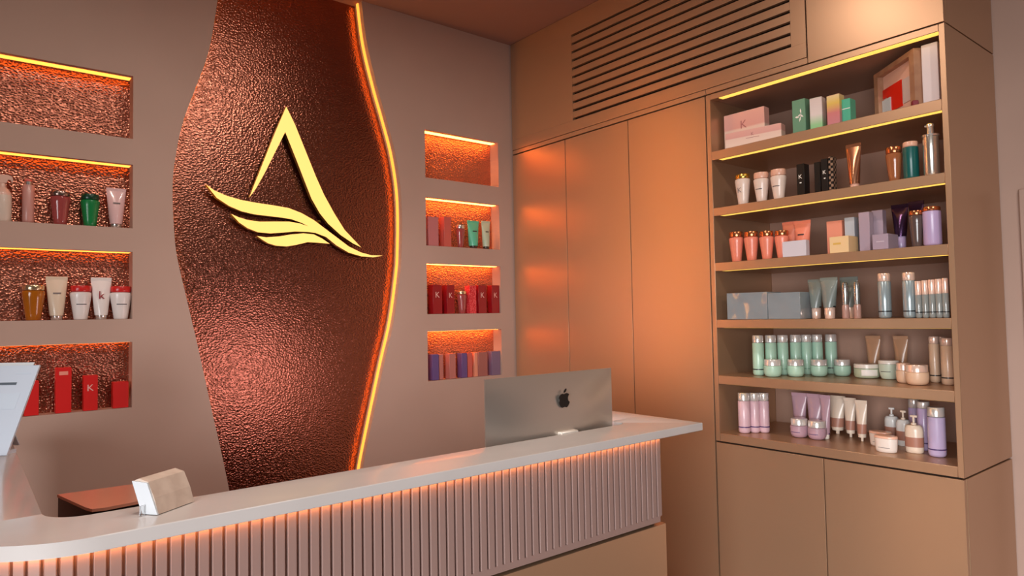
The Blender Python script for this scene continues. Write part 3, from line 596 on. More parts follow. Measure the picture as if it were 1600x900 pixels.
PRODUCTS = [
    dict(kind='spray', name='spray_bottle', label='cream trigger spray bottle cut by the left picture edge in the second left niche', cat='bottle', group='hair products in the second left niche', loc=(0.1128, 3.44, 1.9173), rz=0, h=0.192, w=0.0631, body='cream', cap='cream_pink'),
    dict(kind='cyl', name='product_bottle', label='slim dusty rose bottle with coral pink cap and silver collar in the left niche', cat='bottle', group='hair products in the second left niche', loc=(0.1992, 3.44, 1.9173), rz=0, h=0.1822, w=0.0421, body='rose_bottle', cap='coral_cap', collar='silver', capf=0.13, collarf=0.16),
    dict(kind='bath', name='shampoo_bottle', label='dark rose bottle with wide chrome cap beside the green bottle in the left niche', cat='bottle', group='hair products in the second left niche', loc=(0.3108, 3.44, 1.9173), rz=0, h=0.1424, w=0.0735, body='rose_glass', cap='dark_chrome', capf=0.14),
    dict(kind='bath', name='shampoo_bottle', label='emerald green bottle with wide dark green cap in the second left niche', cat='bottle', group='hair products in the second left niche', loc=(0.4193, 3.44, 1.9173), rz=0, h=0.1406, w=0.0727, body='emerald', cap='emerald_dark', capf=0.17),
    dict(kind='tube', name='squeeze_tube', label='pale pink squeeze tube with silver cap rightmost in the second left niche', cat='tube', group='hair products in the second left niche', loc=(0.5179, 3.44, 1.9173), rz=0, h=0.1791, w=0.0772, body='pale_pink', cap='silver', print_=('line', 'grey_ink')),
    dict(kind='bath', name='shampoo_bottle', label='amber bottle with wide gold cap leftmost in the third left niche', cat='bottle', group='hair products in the third left niche', loc=(0.2201, 3.44, 1.5144), rz=0, h=0.1456, w=0.0816, body='amber', cap='pale_gold', capf=0.15),
    dict(kind='tube', name='squeeze_tube', label='cream beige squeeze tube next to the amber bottle in the third left niche', cat='tube', group='hair products in the third left niche', loc=(0.3002, 3.44, 1.5144), rz=0, h=0.1835, w=0.0779, body='cream_beige', cap='silver_white', print_=('line', 'grey_ink')),
    dict(kind='bath', name='shampoo_bottle', label='white bottle with red lid between the beige tube and the white tube', cat='bottle', group='hair products in the third left niche', loc=(0.3867, 3.44, 1.5144), rz=0, h=0.145, w=0.0805, body='white_plastic', cap='red_lid', capf=0.18, print_=('line', 'dark_ink')),
    dict(kind='tube', name='squeeze_tube', label='white squeeze tube printed with a dark red letter k in the third left niche', cat='tube', group='hair products in the third left niche', loc=(0.4627, 3.44, 1.5144), rz=0, h=0.1824, w=0.0789, body='white_plastic', cap='silver_white', print_=('k', 'red_ink')),
    dict(kind='bath', name='shampoo_bottle', label='white bottle with red lid rightmost in the third left niche', cat='bottle', group='hair products in the third left niche', loc=(0.5379, 3.44, 1.5144), rz=0, h=0.144, w=0.0857, body='white_plastic', cap='red_lid', capf=0.18, print_=('line', 'dark_ink')),
    dict(kind='box', name='carton', label='red carton partly hidden behind the tilted white display board', cat='box', group='red cartons in the bottom left niche', loc=(0.2151, 3.4345, 1.1251), rz=0, h=0.1402, w=0.0493, d=0.045, body='red'),
    dict(kind='box', name='carton', label='tallest red carton with pale top label in the bottom left niche', cat='box', group='red cartons in the bottom left niche', loc=(0.3246, 3.4345, 1.1251), rz=0, h=0.1881, w=0.0563, d=0.045, body='red', print_=('tag', 'pale_tag')),
    dict(kind='box', name='carton', label='middle-height red carton with a pale letter K in the bottom left niche', cat='box', group='red cartons in the bottom left niche', loc=(0.422, 3.432, 1.1251), rz=0, h=0.1492, w=0.0529, d=0.04, body='red', print_=('K', 'pale_pink_ink')),
    dict(kind='box', name='carton', label='shortest red carton rightmost in the bottom left niche', cat='box', group='red cartons in the bottom left niche', loc=(0.5352, 3.4345, 1.1251), rz=0, h=0.1133, w=0.0604, d=0.045, body='red'),
    dict(kind='box', name='carton', label='tall dusty pink carton leftmost in the second right niche', cat='box', group='hair products in the second right niche', loc=(2.1595, 3.437, 1.9173), rz=0, h=0.1735, w=0.0692, d=0.05, body='dusty_pink'),
    dict(kind='box', name='carton', label='narrow coral pink carton beside the dusty pink carton in the right niche', cat='box', group='hair products in the second right niche', loc=(2.2594, 3.4395, 1.9173), rz=0, h=0.1811, w=0.0507, d=0.055, body='coral_pink'),
    dict(kind='bath', name='shampoo_bottle', label='small rose bottle with chrome cap between coral carton and mint tube', cat='bottle', group='hair products in the second right niche', loc=(2.3709, 3.44, 1.9173), rz=0, h=0.1416, w=0.0568, body='rose_glass', cap='silver', capf=0.16),
    dict(kind='tube', name='squeeze_tube', label='mint green squeeze tube with dark cap in the second right niche', cat='tube', group='hair products in the second right niche', loc=(2.4671, 3.44, 1.9173), rz=0, h=0.1764, w=0.0885, body='mint', cap='dark_cap', print_=('line', 'dark_ink')),
    dict(kind='tube', name='squeeze_tube', label='pale sage squeeze tube with dark cap rightmost in the second right niche', cat='tube', group='hair products in the second right niche', loc=(2.5655, 3.44, 1.9173), rz=0, h=0.1811, w=0.0683, body='sage', cap='dark_cap', print_=('line', 'dark_ink')),
    dict(kind='box', name='carton', label='dark red carton with pale letter K leftmost in the third right niche', cat='box', group='red cartons in the third right niche', loc=(2.1808, 3.4395, 1.5144), rz=0, h=0.1735, w=0.0645, d=0.055, body='dark_red', print_=('K', 'pale_pink_ink')),
    dict(kind='box', name='carton', label='dark red carton with letter K left of the gold capped bottle', cat='box', group='red cartons in the third right niche', loc=(2.2738, 3.4395, 1.5144), rz=0, h=0.1729, w=0.0553, d=0.055, body='dark_red', print_=('K', 'pale_pink_ink')),
    dict(kind='bath', name='shampoo_bottle', label='rose glass bottle with gold cap amid the red cartons in the right niche', cat='bottle', group='hair products in the third right niche', loc=(2.3747, 3.44, 1.5144), rz=0, h=0.1381, w=0.0647, body='rose_glass', cap='pale_gold', capf=0.14),
    dict(kind='box', name='carton', label='bright red patterned carton right of the gold capped bottle', cat='box', group='red cartons in the third right niche', loc=(2.4379, 3.437, 1.5144), rz=0, h=0.1711, w=0.0509, d=0.05, body='red_pattern'),
    dict(kind='box', name='carton', label='dark red carton with letter K right of the bright patterned carton', cat='box', group='red cartons in the third right niche', loc=(2.5115, 3.432, 1.5144), rz=0, h=0.174, w=0.0619, d=0.04, body='dark_red', print_=('K', 'pale_pink_ink')),
    dict(kind='box', name='carton', label='dark red carton with letter K rightmost in the third right niche', cat='box', group='red cartons in the third right niche', loc=(2.614, 3.437, 1.5144), rz=0, h=0.1754, w=0.0597, d=0.05, body='dark_red', print_=('K', 'pale_pink_ink')),
    dict(kind='box', name='carton', label='purple slim carton leftmost in the bottom right niche', cat='box', group='slim cartons in the bottom right niche', loc=(2.1606, 3.437, 1.1251), rz=0, h=0.152, w=0.0452, d=0.05, body='purple'),
    dict(kind='box', name='carton', label='thin rose carton pressed against the leftmost purple carton', cat='box', group='slim cartons in the bottom right niche', loc=(2.2054, 3.4425, 1.1251), rz=0, h=0.1506, w=0.0279, d=0.045, body='rose_carton'),
    dict(kind='box', name='carton', label='rose brown slim carton between the two purple cartons', cat='box', group='slim cartons in the bottom right niche', loc=(2.2803, 3.4345, 1.1251), rz=0, h=0.1498, w=0.046, d=0.045, body='rose_carton'),
    dict(kind='box', name='carton', label='purple slim carton in the middle of the bottom right niche', cat='box', group='slim cartons in the bottom right niche', loc=(2.3668, 3.437, 1.1251), rz=0, h=0.1486, w=0.0401, d=0.05, body='purple'),
    dict(kind='box', name='carton', label='coral slim carton touching the middle purple carton in the bottom right niche', cat='box', group='slim cartons in the bottom right niche', loc=(2.4133, 3.4425, 1.1251), rz=0, h=0.148, w=0.035, d=0.045, body='coral_pink'),
    dict(kind='box', name='carton', label='very thin pale coral carton between the coral and brown rose cartons', cat='box', group='slim cartons in the bottom right niche', loc=(2.4599, 3.4425, 1.1251), rz=0, h=0.1477, w=0.0243, d=0.045, body='pale_coral'),
    dict(kind='box', name='carton', label='brown rose wider carton left of the grey purple carton', cat='box', group='slim cartons in the bottom right niche', loc=(2.5066, 3.432, 1.1251), rz=0, h=0.1496, w=0.0689, d=0.04, body='brown_rose'),
    dict(kind='box', name='carton', label='grey purple carton rightmost in the bottom right niche', cat='box', group='slim cartons in the bottom right niche', loc=(2.6079, 3.437, 1.1251), rz=0, h=0.1487, w=0.0685, d=0.05, body='grey_purple'),
    dict(kind='box', name='carton', label='large pale pink carton with letter K at the back of the top shelf', cat='box', group='cartons on the top shelf', loc=(2.8635, 1.77, 2.2578), rz=-88, h=0.1793, w=0.2074, d=0.045, body='pink_carton', two='peach_carton', print_=('Kline', 'rose_ink')),
    dict(kind='box', name='carton', label='long low pale pink carton lying in front of the large pink carton', cat='box', group='cartons on the top shelf', loc=(2.806, 1.6934, 2.2578), rz=-81, h=0.0699, w=0.2597, d=0.05, body='pink_carton', two='peach_carton', print_=('Kline', 'rose_ink')),
    dict(kind='box', name='carton', label='sage green carton with white flower print on the top shelf', cat='box', group='cartons on the top shelf', loc=(2.851, 1.4915, 2.2578), rz=-90, h=0.1592, w=0.0595, d=0.05, body='sage_carton', print_=('flower', 'white_ink')),
    dict(kind='box', name='carton', label='white carton fading to green at its foot on the top shelf', cat='box', group='cartons on the top shelf', loc=(2.8385, 1.4122, 2.2578), rz=-84, h=0.145, w=0.0514, d=0.045, body='white_green'),
    dict(kind='box', name='carton', label='yellow to pink gradient carton on the top shelf', cat='box', group='cartons on the top shelf', loc=(2.8385, 1.3362, 2.2578), rz=-90, h=0.1371, w=0.0533, d=0.045, body='yellow_pink'),
    dict(kind='box', name='carton', label='short turquoise carton beside the yellow and pink carton', cat='box', group='cartons on the top shelf', loc=(2.861, 1.2953, 2.2578), rz=-90, h=0.1126, w=0.0405, d=0.05, body='turquoise', print_=('stripe', 'white_ink')),
    dict(kind='box', name='carton', label='tall plain white carton at the right end of the top shelf', cat='box', group='cartons on the top shelf', loc=(2.831, 0.9644, 2.2578), rz=-90, h=0.2304, w=0.0558, d=0.05, body='white_carton'),
    dict(kind='bath', name='shampoo_bottle', label='pearl white bottle with K and gold collar leftmost on the second shelf', cat='bottle', group='bottles on the second shelf', loc=(2.806, 1.7628, 1.9881), rz=-90, h=0.1426, w=0.0713, body='pearl', cap='gold', capf=0.14, print_=('K', 'grey_ink')),
    dict(kind='bath', name='shampoo_bottle', label='pearl white bottle with pink cap in the middle of three on second shelf', cat='bottle', group='bottles on the second shelf', loc=(2.806, 1.6685, 1.9881), rz=-90, h=0.135, w=0.0697, body='pearl', cap='blush_cap', capf=0.2, print_=('line', 'dark_ink')),
    dict(kind='bath', name='shampoo_bottle', label='pearl white bottle with pink cap rightmost of three, beside black cartons', cat='bottle', group='bottles on the second shelf', loc=(2.806, 1.5851, 1.9881), rz=-90, h=0.1344, w=0.0696, body='pearl', cap='blush_cap', capf=0.2, print_=('line', 'dark_ink')),
    dict(kind='box', name='carton', label='black carton with white K standing apart on the left of the black ones', cat='box', group='black cartons on the second shelf', loc=(2.8485, 1.4937, 1.9881), rz=-90, h=0.146, w=0.0347, d=0.045, body='black_carton', print_=('Kline', 'white_ink')),
    dict(kind='box', name='carton', label='plain black carton left of the middle K on the second shelf', cat='box', group='black cartons on the second shelf', loc=(2.8635, 1.4265, 1.9881), rz=-90, h=0.1434, w=0.0266, d=0.045, body='black_carton'),
    dict(kind='box', name='carton', label='black carton with white K between plain and patterned black cartons', cat='box', group='black cartons on the second shelf', loc=(2.8385, 1.3825, 1.9881), rz=-90, h=0.1459, w=0.03, d=0.045, body='black_carton', print_=('Kline', 'white_ink')),
    dict(kind='box', name='carton', label='slim black carton with pale checked pattern on the second shelf', cat='box', group='black cartons on the second shelf', loc=(2.8285, 1.3537, 1.9881), rz=-90, h=0.1492, w=0.0182, d=0.035, body='black_pattern'),
    dict(kind='tube', name='squeeze_tube', label='rose gold metallic squeeze tube standing alone on the second shelf', cat='tube', group='tubes on the second shelf', loc=(2.816, 1.2602, 1.9881), rz=-90, h=0.1843, w=0.0611, body='rose_gold', cap='blush_cap'),
    dict(kind='bath', name='shampoo_bottle', label='amber brown bottle with copper cap on the second shelf', cat='bottle', group='bottles on the second shelf', loc=(2.816, 1.1073, 1.9881), rz=-90, h=0.1372, w=0.06, body='amber_rose', cap='copper_cap', capf=0.17),
    dict(kind='cyl', name='product_bottle', label='dark teal bottle with blush cap on the second shelf', cat='bottle', group='bottles on the second shelf', loc=(2.816, 1.047, 1.9881), rz=-90, h=0.1454, w=0.054, body='teal', cap='blush_cap', capf=0.14),
    dict(kind='pumpcyl', name='pump_bottle', label='tall silver pump bottle at the right end of the second shelf', cat='bottle', group='bottles on the second shelf', loc=(2.806, 0.9726, 1.9881), rz=-90, h=0.1976, w=0.0575, body='silver_body', cap='silver_white'),
    dict(kind='bath', name='shampoo_bottle', label='leftmost of the four coral bottles with copper caps on third shelf', cat='bottle', group='coral bottles on the third shelf', loc=(2.801, 1.8027, 1.7282), rz=-90, h=0.1392, w=0.0679, body='coral_bottle', cap='copper_cap', capf=0.18),
    dict(kind='bath', name='shampoo_bottle', label='second coral bottle from the left on the third shelf', cat='bottle', group='coral bottles on the third shelf', loc=(2.801, 1.7251, 1.7282), rz=-90, h=0.1324, w=0.0669, body='coral_bottle', cap='copper_cap', capf=0.18),
    dict(kind='bath', name='shampoo_bottle', label='third coral bottle from the left on the third shelf', cat='bottle', group='coral bottles on the third shelf', loc=(2.801, 1.649, 1.7282), rz=-90, h=0.1257, w=0.065, body='coral_bottle', cap='copper_cap', capf=0.18),
    dict(kind='bath', name='shampoo_bottle', label='fourth coral bottle, partly behind the small silver carton', cat='bottle', group='coral bottles on the third shelf', loc=(2.813, 1.5831, 1.7282), rz=-90, h=0.1222, w=0.0624, body='coral_bottle', cap='copper_cap', capf=0.18),
    dict(kind='tube', name='squeeze_tube', label='coral squeeze tube behind the left half of the silver carton', cat='tube', group='coral tubes on the third shelf', loc=(2.886, 1.5828, 1.7282), rz=-90, h=0.1679, w=0.0728, body='coral_bottle', cap='coral_cap'),
    dict(kind='tube', name='squeeze_tube', label='coral squeeze tube in front, behind the right half of the silver carton', cat='tube', group='coral tubes on the third shelf', loc=(2.856, 1.5091, 1.7282), rz=-90, h=0.1621, w=0.0775, body='coral_bottle', cap='coral_cap', print_=('line', 'dark_ink')),
    dict(kind='box', name='carton', label='small silver white square carton in front of the coral tubes', cat='box', group='cartons on the third shelf', loc=(2.776, 1.4992, 1.7282), rz=-90, h=0.0671, w=0.1064, d=0.03, body='silver_carton'),
    dict(kind='box', name='carton', label='coral carton standing behind the peach carton', cat='box', group='cartons on the third shelf', loc=(2.873, 1.366, 1.7282), rz=-90, h=0.1429, w=0.0647, d=0.05, body='coral_carton'),
    dict(kind='box', name='carton', label='pale blue grey carton between coral and lilac cartons', cat='box', group='cartons on the third shelf', loc=(2.866, 1.3014, 1.7282), rz=-90, h=0.1497, w=0.0404, d=0.04, body='blue_grey_carton'),
    dict(kind='box', name='carton', label='low peach carton at the front of the third shelf', cat='box', group='cartons on the third shelf', loc=(2.8025, 1.3068, 1.7282), rz=-90, h=0.0665, w=0.0776, d=0.085, body='peach', print_=('tag', 'gold_ink')),
    dict(kind='box', name='carton', label='tall lilac carton on the left of the pair on third shelf', cat='box', group='cartons on the third shelf', loc=(2.8235, 1.2252, 1.7282), rz=-90, h=0.1579, w=0.0417, d=0.035, body='lilac_carton'),
    dict(kind='box', name='carton', label='tall lilac carton on the right, behind the low lilac carton', cat='box', group='cartons on the third shelf', loc=(2.8735, 1.1959, 1.7282), rz=-90, h=0.1659, w=0.0432, d=0.035, body='lilac_carton'),
    dict(kind='box', name='carton', label='low lilac carton with dark side at the front of third shelf', cat='box', group='cartons on the third shelf', loc=(2.806, 1.147, 1.7282), rz=-90, h=0.0592, w=0.059, d=0.092, body='lilac_carton', print_=('line', 'pale_ink')),
    dict(kind='tube', name='squeeze_tube', label='deep purple foil squeeze tube behind the low lilac carton', cat='tube', group='purple tubes on the third shelf', loc=(2.906, 1.1287, 1.7282), rz=-90, h=0.1851, w=0.0642, body='purple_foil', cap='lilac_plastic', capf=0.3),
    dict(kind='tube', name='squeeze_tube', label='deep purple foil squeeze tube behind the smoky bottle', cat='tube', group='purple tubes on the third shelf', loc=(2.956, 1.0864, 1.7282), rz=-90, h=0.197, w=0.0572, body='purple_foil', cap='lilac_plastic', capf=0.3),
    dict(kind='bath', name='shampoo_bottle', label='smoky grey bottle with copper cap on the third shelf', cat='bottle', group='bottles at the right of the third shelf', loc=(2.806, 1.0339, 1.7282), rz=-90, h=0.138, w=0.0498, body='smoke', cap='copper_cap', capf=0.12),
    dict(kind='cyl', name='product_bottle', label='lilac bottle with copper cap at the right end of third shelf', cat='bottle', group='bottles at the right of the third shelf', loc=(2.811, 0.9816, 1.7282), rz=-90, h=0.146, w=0.061, body='lilac_plastic', cap='copper_cap', capf=0.11),
    dict(kind='box', name='carton', label='grey blue box in glossy wrap at the left of the fourth shelf', cat='box', group='foil wrapped boxes on the fourth shelf', loc=(2.836, 1.7438, 1.4608), rz=-90, h=0.1215, w=0.2055, d=0.12, body='wrapped_box'),
    dict(kind='box', name='carton', label='grey blue box in glossy wrap beside the leftmost wrapped box', cat='box', group='foil wrapped boxes on the fourth shelf', loc=(2.836, 1.5639, 1.4608), rz=-90, h=0.1155, w=0.15, d=0.12, body='wrapped_box'),
    dict(kind='tube', name='squeeze_tube', label='grey squeeze tube leftmost of the three on the fourth shelf', cat='tube', group='grey tubes on the fourth shelf', loc=(2.856, 1.4598, 1.4608), rz=-90, h=0.1693, w=0.0665, body='grey_tube', cap='rose_metal', capf=0.27, ring_='black_band'),
    dict(kind='tube', name='squeeze_tube', label='grey squeeze tube second from left, overlapping its neighbour', cat='tube', group='grey tubes on the fourth shelf', loc=(2.811, 1.379, 1.4608), rz=-90, h=0.1723, w=0.074, body='grey_tube', cap='rose_metal', capf=0.27, ring_='black_band'),
    dict(kind='tube', name='squeeze_tube', label='dark grey squeeze tube at the back behind two slim serum vials', cat='tube', group='grey tubes on the fourth shelf', loc=(2.916, 1.3455, 1.4608), rz=-90, h=0.1743, w=0.0763, body='grey_tube', cap='rose_metal', capf=0.27, ring_='black_band'),
    dict(kind='vial', name='serum_vial', label='slim silver serum vial with rosy foot on the left of the pair', cat='bottle', group='slim serum vials on the fourth shelf', loc=(2.796, 1.3059, 1.4608), rz=-90, h=0.1474, w=0.028, body='silver_grey', cap='rosy_clear'),
    dict(kind='vial', name='serum_vial', label='slim silver serum vial with rosy foot on the right of the pair', cat='bottle', group='slim serum vials on the fourth shelf', loc=(2.796, 1.2593, 1.4608), rz=-90, h=0.1477, w=0.0276, body='silver_grey', cap='rosy_clear'),
    dict(kind='cyl', name='product_bottle', label='blue grey bottle with rose metal cap standing alone on fourth shelf', cat='bottle', group='grey bottles with rose metal caps on the fourth shelf', loc=(2.806, 1.158, 1.4608), rz=-90, h=0.175, w=0.0465, body='grey_bottle', cap='rose_metal', capf=0.18, band='black_band'),
    dict(kind='cyl', name='product_bottle', label='blue grey bottle with rose metal cap beside the row of small bottles', cat='bottle', group='grey bottles with rose metal caps on the fourth shelf', loc=(2.806, 1.0686, 1.4608), rz=-90, h=0.1732, w=0.0452, body='grey_bottle', cap='rose_metal', capf=0.18, band='black_band'),
    dict(kind='cyl', name='product_bottle', label='first small clear grey bottle with long rose cap from the left in the row', cat='bottle', group='small bottles with rose caps on the fourth shelf', loc=(2.796, 1.0334, 1.4608), rz=-90, h=0.1387, w=0.0227, body='clear_grey', cap='rose_metal', capf=0.38, band='black_band'),
    dict(kind='cyl', name='product_bottle', label='second small clear grey bottle with long rose cap from the left in the row', cat='bottle', group='small bottles with rose caps on the fourth shelf', loc=(2.796, 1.0102, 1.4608), rz=-90, h=0.1403, w=0.0225, body='clear_grey', cap='rose_metal', capf=0.38, band='black_band'),
    dict(kind='cyl', name='product_bottle', label='third small clear grey bottle with long rose cap from the left in the row', cat='bottle', group='small bottles with rose caps on the fourth shelf', loc=(2.796, 0.9873, 1.4608), rz=-90, h=0.1418, w=0.0224, body='clear_grey', cap='rose_metal', capf=0.38, band='black_band'),
    dict(kind='cyl', name='product_bottle', label='fourth small clear grey bottle with long rose cap from the left in the row', cat='bottle', group='small bottles with rose caps on the fourth shelf', loc=(2.796, 0.9648, 1.4608), rz=-90, h=0.1434, w=0.0222, body='clear_grey', cap='rose_metal', capf=0.38, band='black_band'),
    dict(kind='cyl', name='product_bottle', label='fifth small clear grey bottle with long rose cap from the left in the row', cat='bottle', group='small bottles with rose caps on the fourth shelf', loc=(2.796, 0.9425, 1.4608), rz=-90, h=0.1449, w=0.0221, body='clear_grey', cap='rose_metal', capf=0.38, band='black_band'),
    dict(kind='cyl', name='product_bottle', label='first tall mint bottle with silver cap from the left on fifth shelf', cat='bottle', group='mint bottles on the fifth shelf', loc=(2.8684, 1.7499, 1.2004), rz=-90, h=0.185, w=0.0508, body='mint_bottle', cap='silver_cap', capf=0.19, band='black_band'),
    dict(kind='cyl', name='product_bottle', label='second tall mint bottle with silver cap from the left on fifth shelf', cat='bottle', group='mint bottles on the fifth shelf', loc=(2.9153, 1.7138, 1.2004), rz=-90, h=0.1845, w=0.0506, body='mint_bottle', cap='silver_cap', capf=0.19, band='green_band'),
    dict(kind='cyl', name='product_bottle', label='third tall mint bottle with silver cap from the left on fifth shelf', cat='bottle', group='mint bottles on the fifth shelf', loc=(2.9601, 1.6796, 1.2004), rz=-90, h=0.184, w=0.0491, body='mint_bottle', cap='silver_cap', capf=0.19, band='green_band'),
    dict(kind='cyl', name='product_bottle', label='fourth tall mint bottle with silver cap from the left on fifth shelf', cat='bottle', group='mint bottles on the fifth shelf', loc=(3.0079, 1.6429, 1.2004), rz=-90, h=0.184, w=0.0494, body='mint_bottle', cap='silver_cap', capf=0.19, band='green_band'),
    dict(kind='cyl', name='product_bottle', label='fifth tall mint bottle with silver cap from the left on fifth shelf', cat='bottle', group='mint bottles on the fifth shelf', loc=(3.0491, 1.6125, 1.2004), rz=-90, h=0.1836, w=0.0468, body='mint_bottle', cap='silver_cap', capf=0.19, band='green_band'),
    dict(kind='cyl', name='product_bottle', label='sixth tall mint bottle with silver cap from the left on fifth shelf', cat='bottle', group='mint bottles on the fifth shelf', loc=(3.0916, 1.5828, 1.2004), rz=-90, h=0.1832, w=0.0477, body='mint_bottle', cap='silver_cap', capf=0.19, band='green_band'),
    dict(kind='cyl', name='product_bottle', label='seventh tall mint bottle with silver cap from the left on fifth shelf', cat='bottle', group='mint bottles on the fifth shelf', loc=(3.1436, 1.5432, 1.2004), rz=-90, h=0.1828, w=0.0516, body='mint_bottle', cap='silver_cap', capf=0.19, band='black_band'),
    dict(kind='jar', name='cosmetic_jar', label='leftmost mint jar with silver lid in front of the mint bottles', cat='jar', group='mint jars on the fifth shelf', loc=(2.8472, 1.667, 1.2004), rz=-90, h=0.078, w=0.0776, body='mint_bottle', cap='silver_cap'),
    dict(kind='jar', name='cosmetic_jar', label='second mint jar from the left with silver lid', cat='jar', group='mint jars on the fifth shelf', loc=(2.9132, 1.5938, 1.2004), rz=-90, h=0.0773, w=0.0734, body='mint_bottle', cap='silver_cap'),
    dict(kind='jar', name='cosmetic_jar', label='third mint jar from the left with silver lid', cat='jar', group='mint jars on the fifth shelf', loc=(2.9919, 1.5265, 1.2004), rz=-90, h=0.0756, w=0.0725, body='mint_bottle', cap='silver_cap'),
    dict(kind='jar', name='cosmetic_jar', label='fourth mint jar with silver lid, right of the mint bottles', cat='jar', group='mint jars on the fifth shelf', loc=(3.0646, 1.4569, 1.2004), rz=-90, h=0.0743, w=0.0717, body='mint_bottle', cap='silver_cap'),
    dict(kind='flatjar', name='cosmetic_jar', label='wide low sage jar with white lid and white label on the fifth shelf', cat='jar', group='jars on the right of the fifth shelf', loc=(3.0483, 1.3436, 1.2004), rz=-90, h=0.0605, w=0.1005, body='sage_clear', cap='white_lid', print_=('patch', 'white_ink')),
    dict(kind='jar', name='cosmetic_jar', label='pale mint tapered jar with wide white lid on the fifth shelf', cat='jar', group='jars on the right of the fifth shelf', loc=(3.0423, 1.2502, 1.2004), rz=-90, h=0.0798, w=0.0798, body='pale_mint', cap='white_lid', wide=1, print_=('line', 'dark_ink')),
    dict(kind='jar', name='cosmetic_jar', label='beige jar with rose metal lid behind the front beige jar', cat='jar', group='jars on the right of the fifth shelf', loc=(2.9308, 1.1491, 1.2004), rz=-90, h=0.0786, w=0.0551, body='beige_plastic', cap='rose_metal'),
    dict(kind='jar', name='cosmetic_jar', label='larger beige jar with metal lid at the front of the fifth shelf', cat='jar', group='jars on the right of the fifth shelf', loc=(2.8858, 1.0823, 1.2004), rz=-90, h=0.078, w=0.0821, body='beige_plastic', cap='rose_metal'),
    dict(kind='tube', name='squeeze_tube', label='bronze squeeze tube behind the white lidded low jar', cat='tube', group='bronze tubes on the fifth shelf', loc=(3.126, 1.3461, 1.2004), rz=-90, h=0.1795, w=0.0639, body='bronze_tube', cap='bronze_tube'),
    dict(kind='tube', name='squeeze_tube', label='bronze squeeze tube behind the pale mint jar', cat='tube', group='bronze tubes on the fifth shelf', loc=(3.126, 1.2327, 1.2004), rz=-90, h=0.1798, w=0.061, body='bronze_tube', cap='bronze_tube'),
    dict(kind='cyl', name='product_bottle', label='tall beige bottle with rose metal cap on the left of its trio', cat='bottle', group='beige bottles on the fifth shelf', loc=(3.026, 1.0689, 1.2004), rz=-90, h=0.1832, w=0.0377, body='beige_plastic', cap='rose_metal', capf=0.16, band='black_band'),
    dict(kind='cyl', name='product_bottle', label='tall beige bottle standing behind the other two beige bottles', cat='bottle', group='beige bottles on the fifth shelf', loc=(3.066, 1.0567, 1.2004), rz=-90, h=0.1804, w=0.0335, body='beige_plastic', cap='rose_metal', capf=0.16, band='black_band'),
    dict(kind='cyl', name='product_bottle', label='tall beige bottle at the right end of the fifth shelf', cat='bottle', group='beige bottles on the fifth shelf', loc=(2.9559, 0.999, 1.2004), rz=-90, h=0.1801, w=0.0445, body='beige_plastic', cap='rose_metal', capf=0.16, band='black_band'),
    dict(kind='cyl', name='product_bottle', label='leftmost pale lilac bottle with silver cap on the bottom shelf', cat='bottle', group='pink lilac bottles on the bottom shelf', loc=(2.8369, 1.8133, 0.9321), rz=-90, h=0.1856, w=0.0532, body='pink_lilac', cap='silver_cap', capf=0.2, band='violet_band'),
    dict(kind='cyl', name='product_bottle', label='middle pale lilac bottle with silver cap of the three on the left', cat='bottle', group='pink lilac bottles on the bottom shelf', loc=(2.8781, 1.7841, 0.9321), rz=-90, h=0.1843, w=0.0449, body='pink_lilac', cap='silver_cap', capf=0.2, band='violet_band'),
    dict(kind='cyl', name='product_bottle', label='third pale lilac bottle with silver cap, right of its two twins', cat='bottle', group='pink lilac bottles on the bottom shelf', loc=(2.9087, 1.754, 0.9321), rz=-90, h=0.184, w=0.046, body='pink_lilac', cap='silver_cap', capf=0.2, band='violet_band'),
    dict(kind='tube', name='squeeze_tube', label='mauve squeeze tube behind the left mauve jar', cat='tube', group='mauve tubes on the bottom shelf', loc=(3.006, 1.6331, 0.9321), rz=-90, h=0.185, w=0.073, body='mauve', cap='silver_cap', ring_='violet_band'),
    dict(kind='tube', name='squeeze_tube', label='mauve squeeze tube behind the right mauve jar', cat='tube', group='mauve tubes on the bottom shelf', loc=(2.996, 1.5527, 0.9321), rz=-90, h=0.1869, w=0.0775, body='mauve', cap='silver_cap', ring_='violet_band'),
    dict(kind='tube', name='squeeze_tube', label='mauve squeeze tube farthest right, next to the white tubes', cat='tube', group='mauve tubes on the bottom shelf', loc=(2.956, 1.4857, 0.9321), rz=-90, h=0.1903, w=0.046, body='mauve', cap='white_lid', ring_='violet_band'),
    dict(kind='jar', name='cosmetic_jar', label='mauve jar with silver lid on the left of the pair', cat='jar', group='mauve jars on the bottom shelf', loc=(2.9143, 1.5876, 0.9321), rz=-90, h=0.0831, w=0.0757, body='mauve', cap='silver_cap', print_=('line', 'violet_band')),
    dict(kind='jar', name='cosmetic_jar', label='mauve jar with silver lid on the right of the pair', cat='jar', group='mauve jars on the bottom shelf', loc=(2.9176, 1.5072, 0.9321), rz=-90, h=0.0807, w=0.0775, body='mauve', cap='silver_cap', print_=('line', 'violet_band')),
    dict(kind='ctube', name='squeeze_tube', label='cream squeeze tube with brown band at the left of three', cat='tube', group='cream tubes with brown bands on the bottom shelf', loc=(3.1117, 1.5105, 0.9321), rz=-90, h=0.1723, w=0.0792, body='cream_tube', cap='cream_tube', ring_='brown_band'),
    dict(kind='ctube', name='squeeze_tube', label='middle cream squeeze tube with brown band on bottom shelf', cat='tube', group='cream tubes with brown bands on the bottom shelf', loc=(3.0662, 1.4307, 0.9321), rz=-90, h=0.1731, w=0.0549, body='cream_tube', cap='cream_tube', ring_='brown_band'),
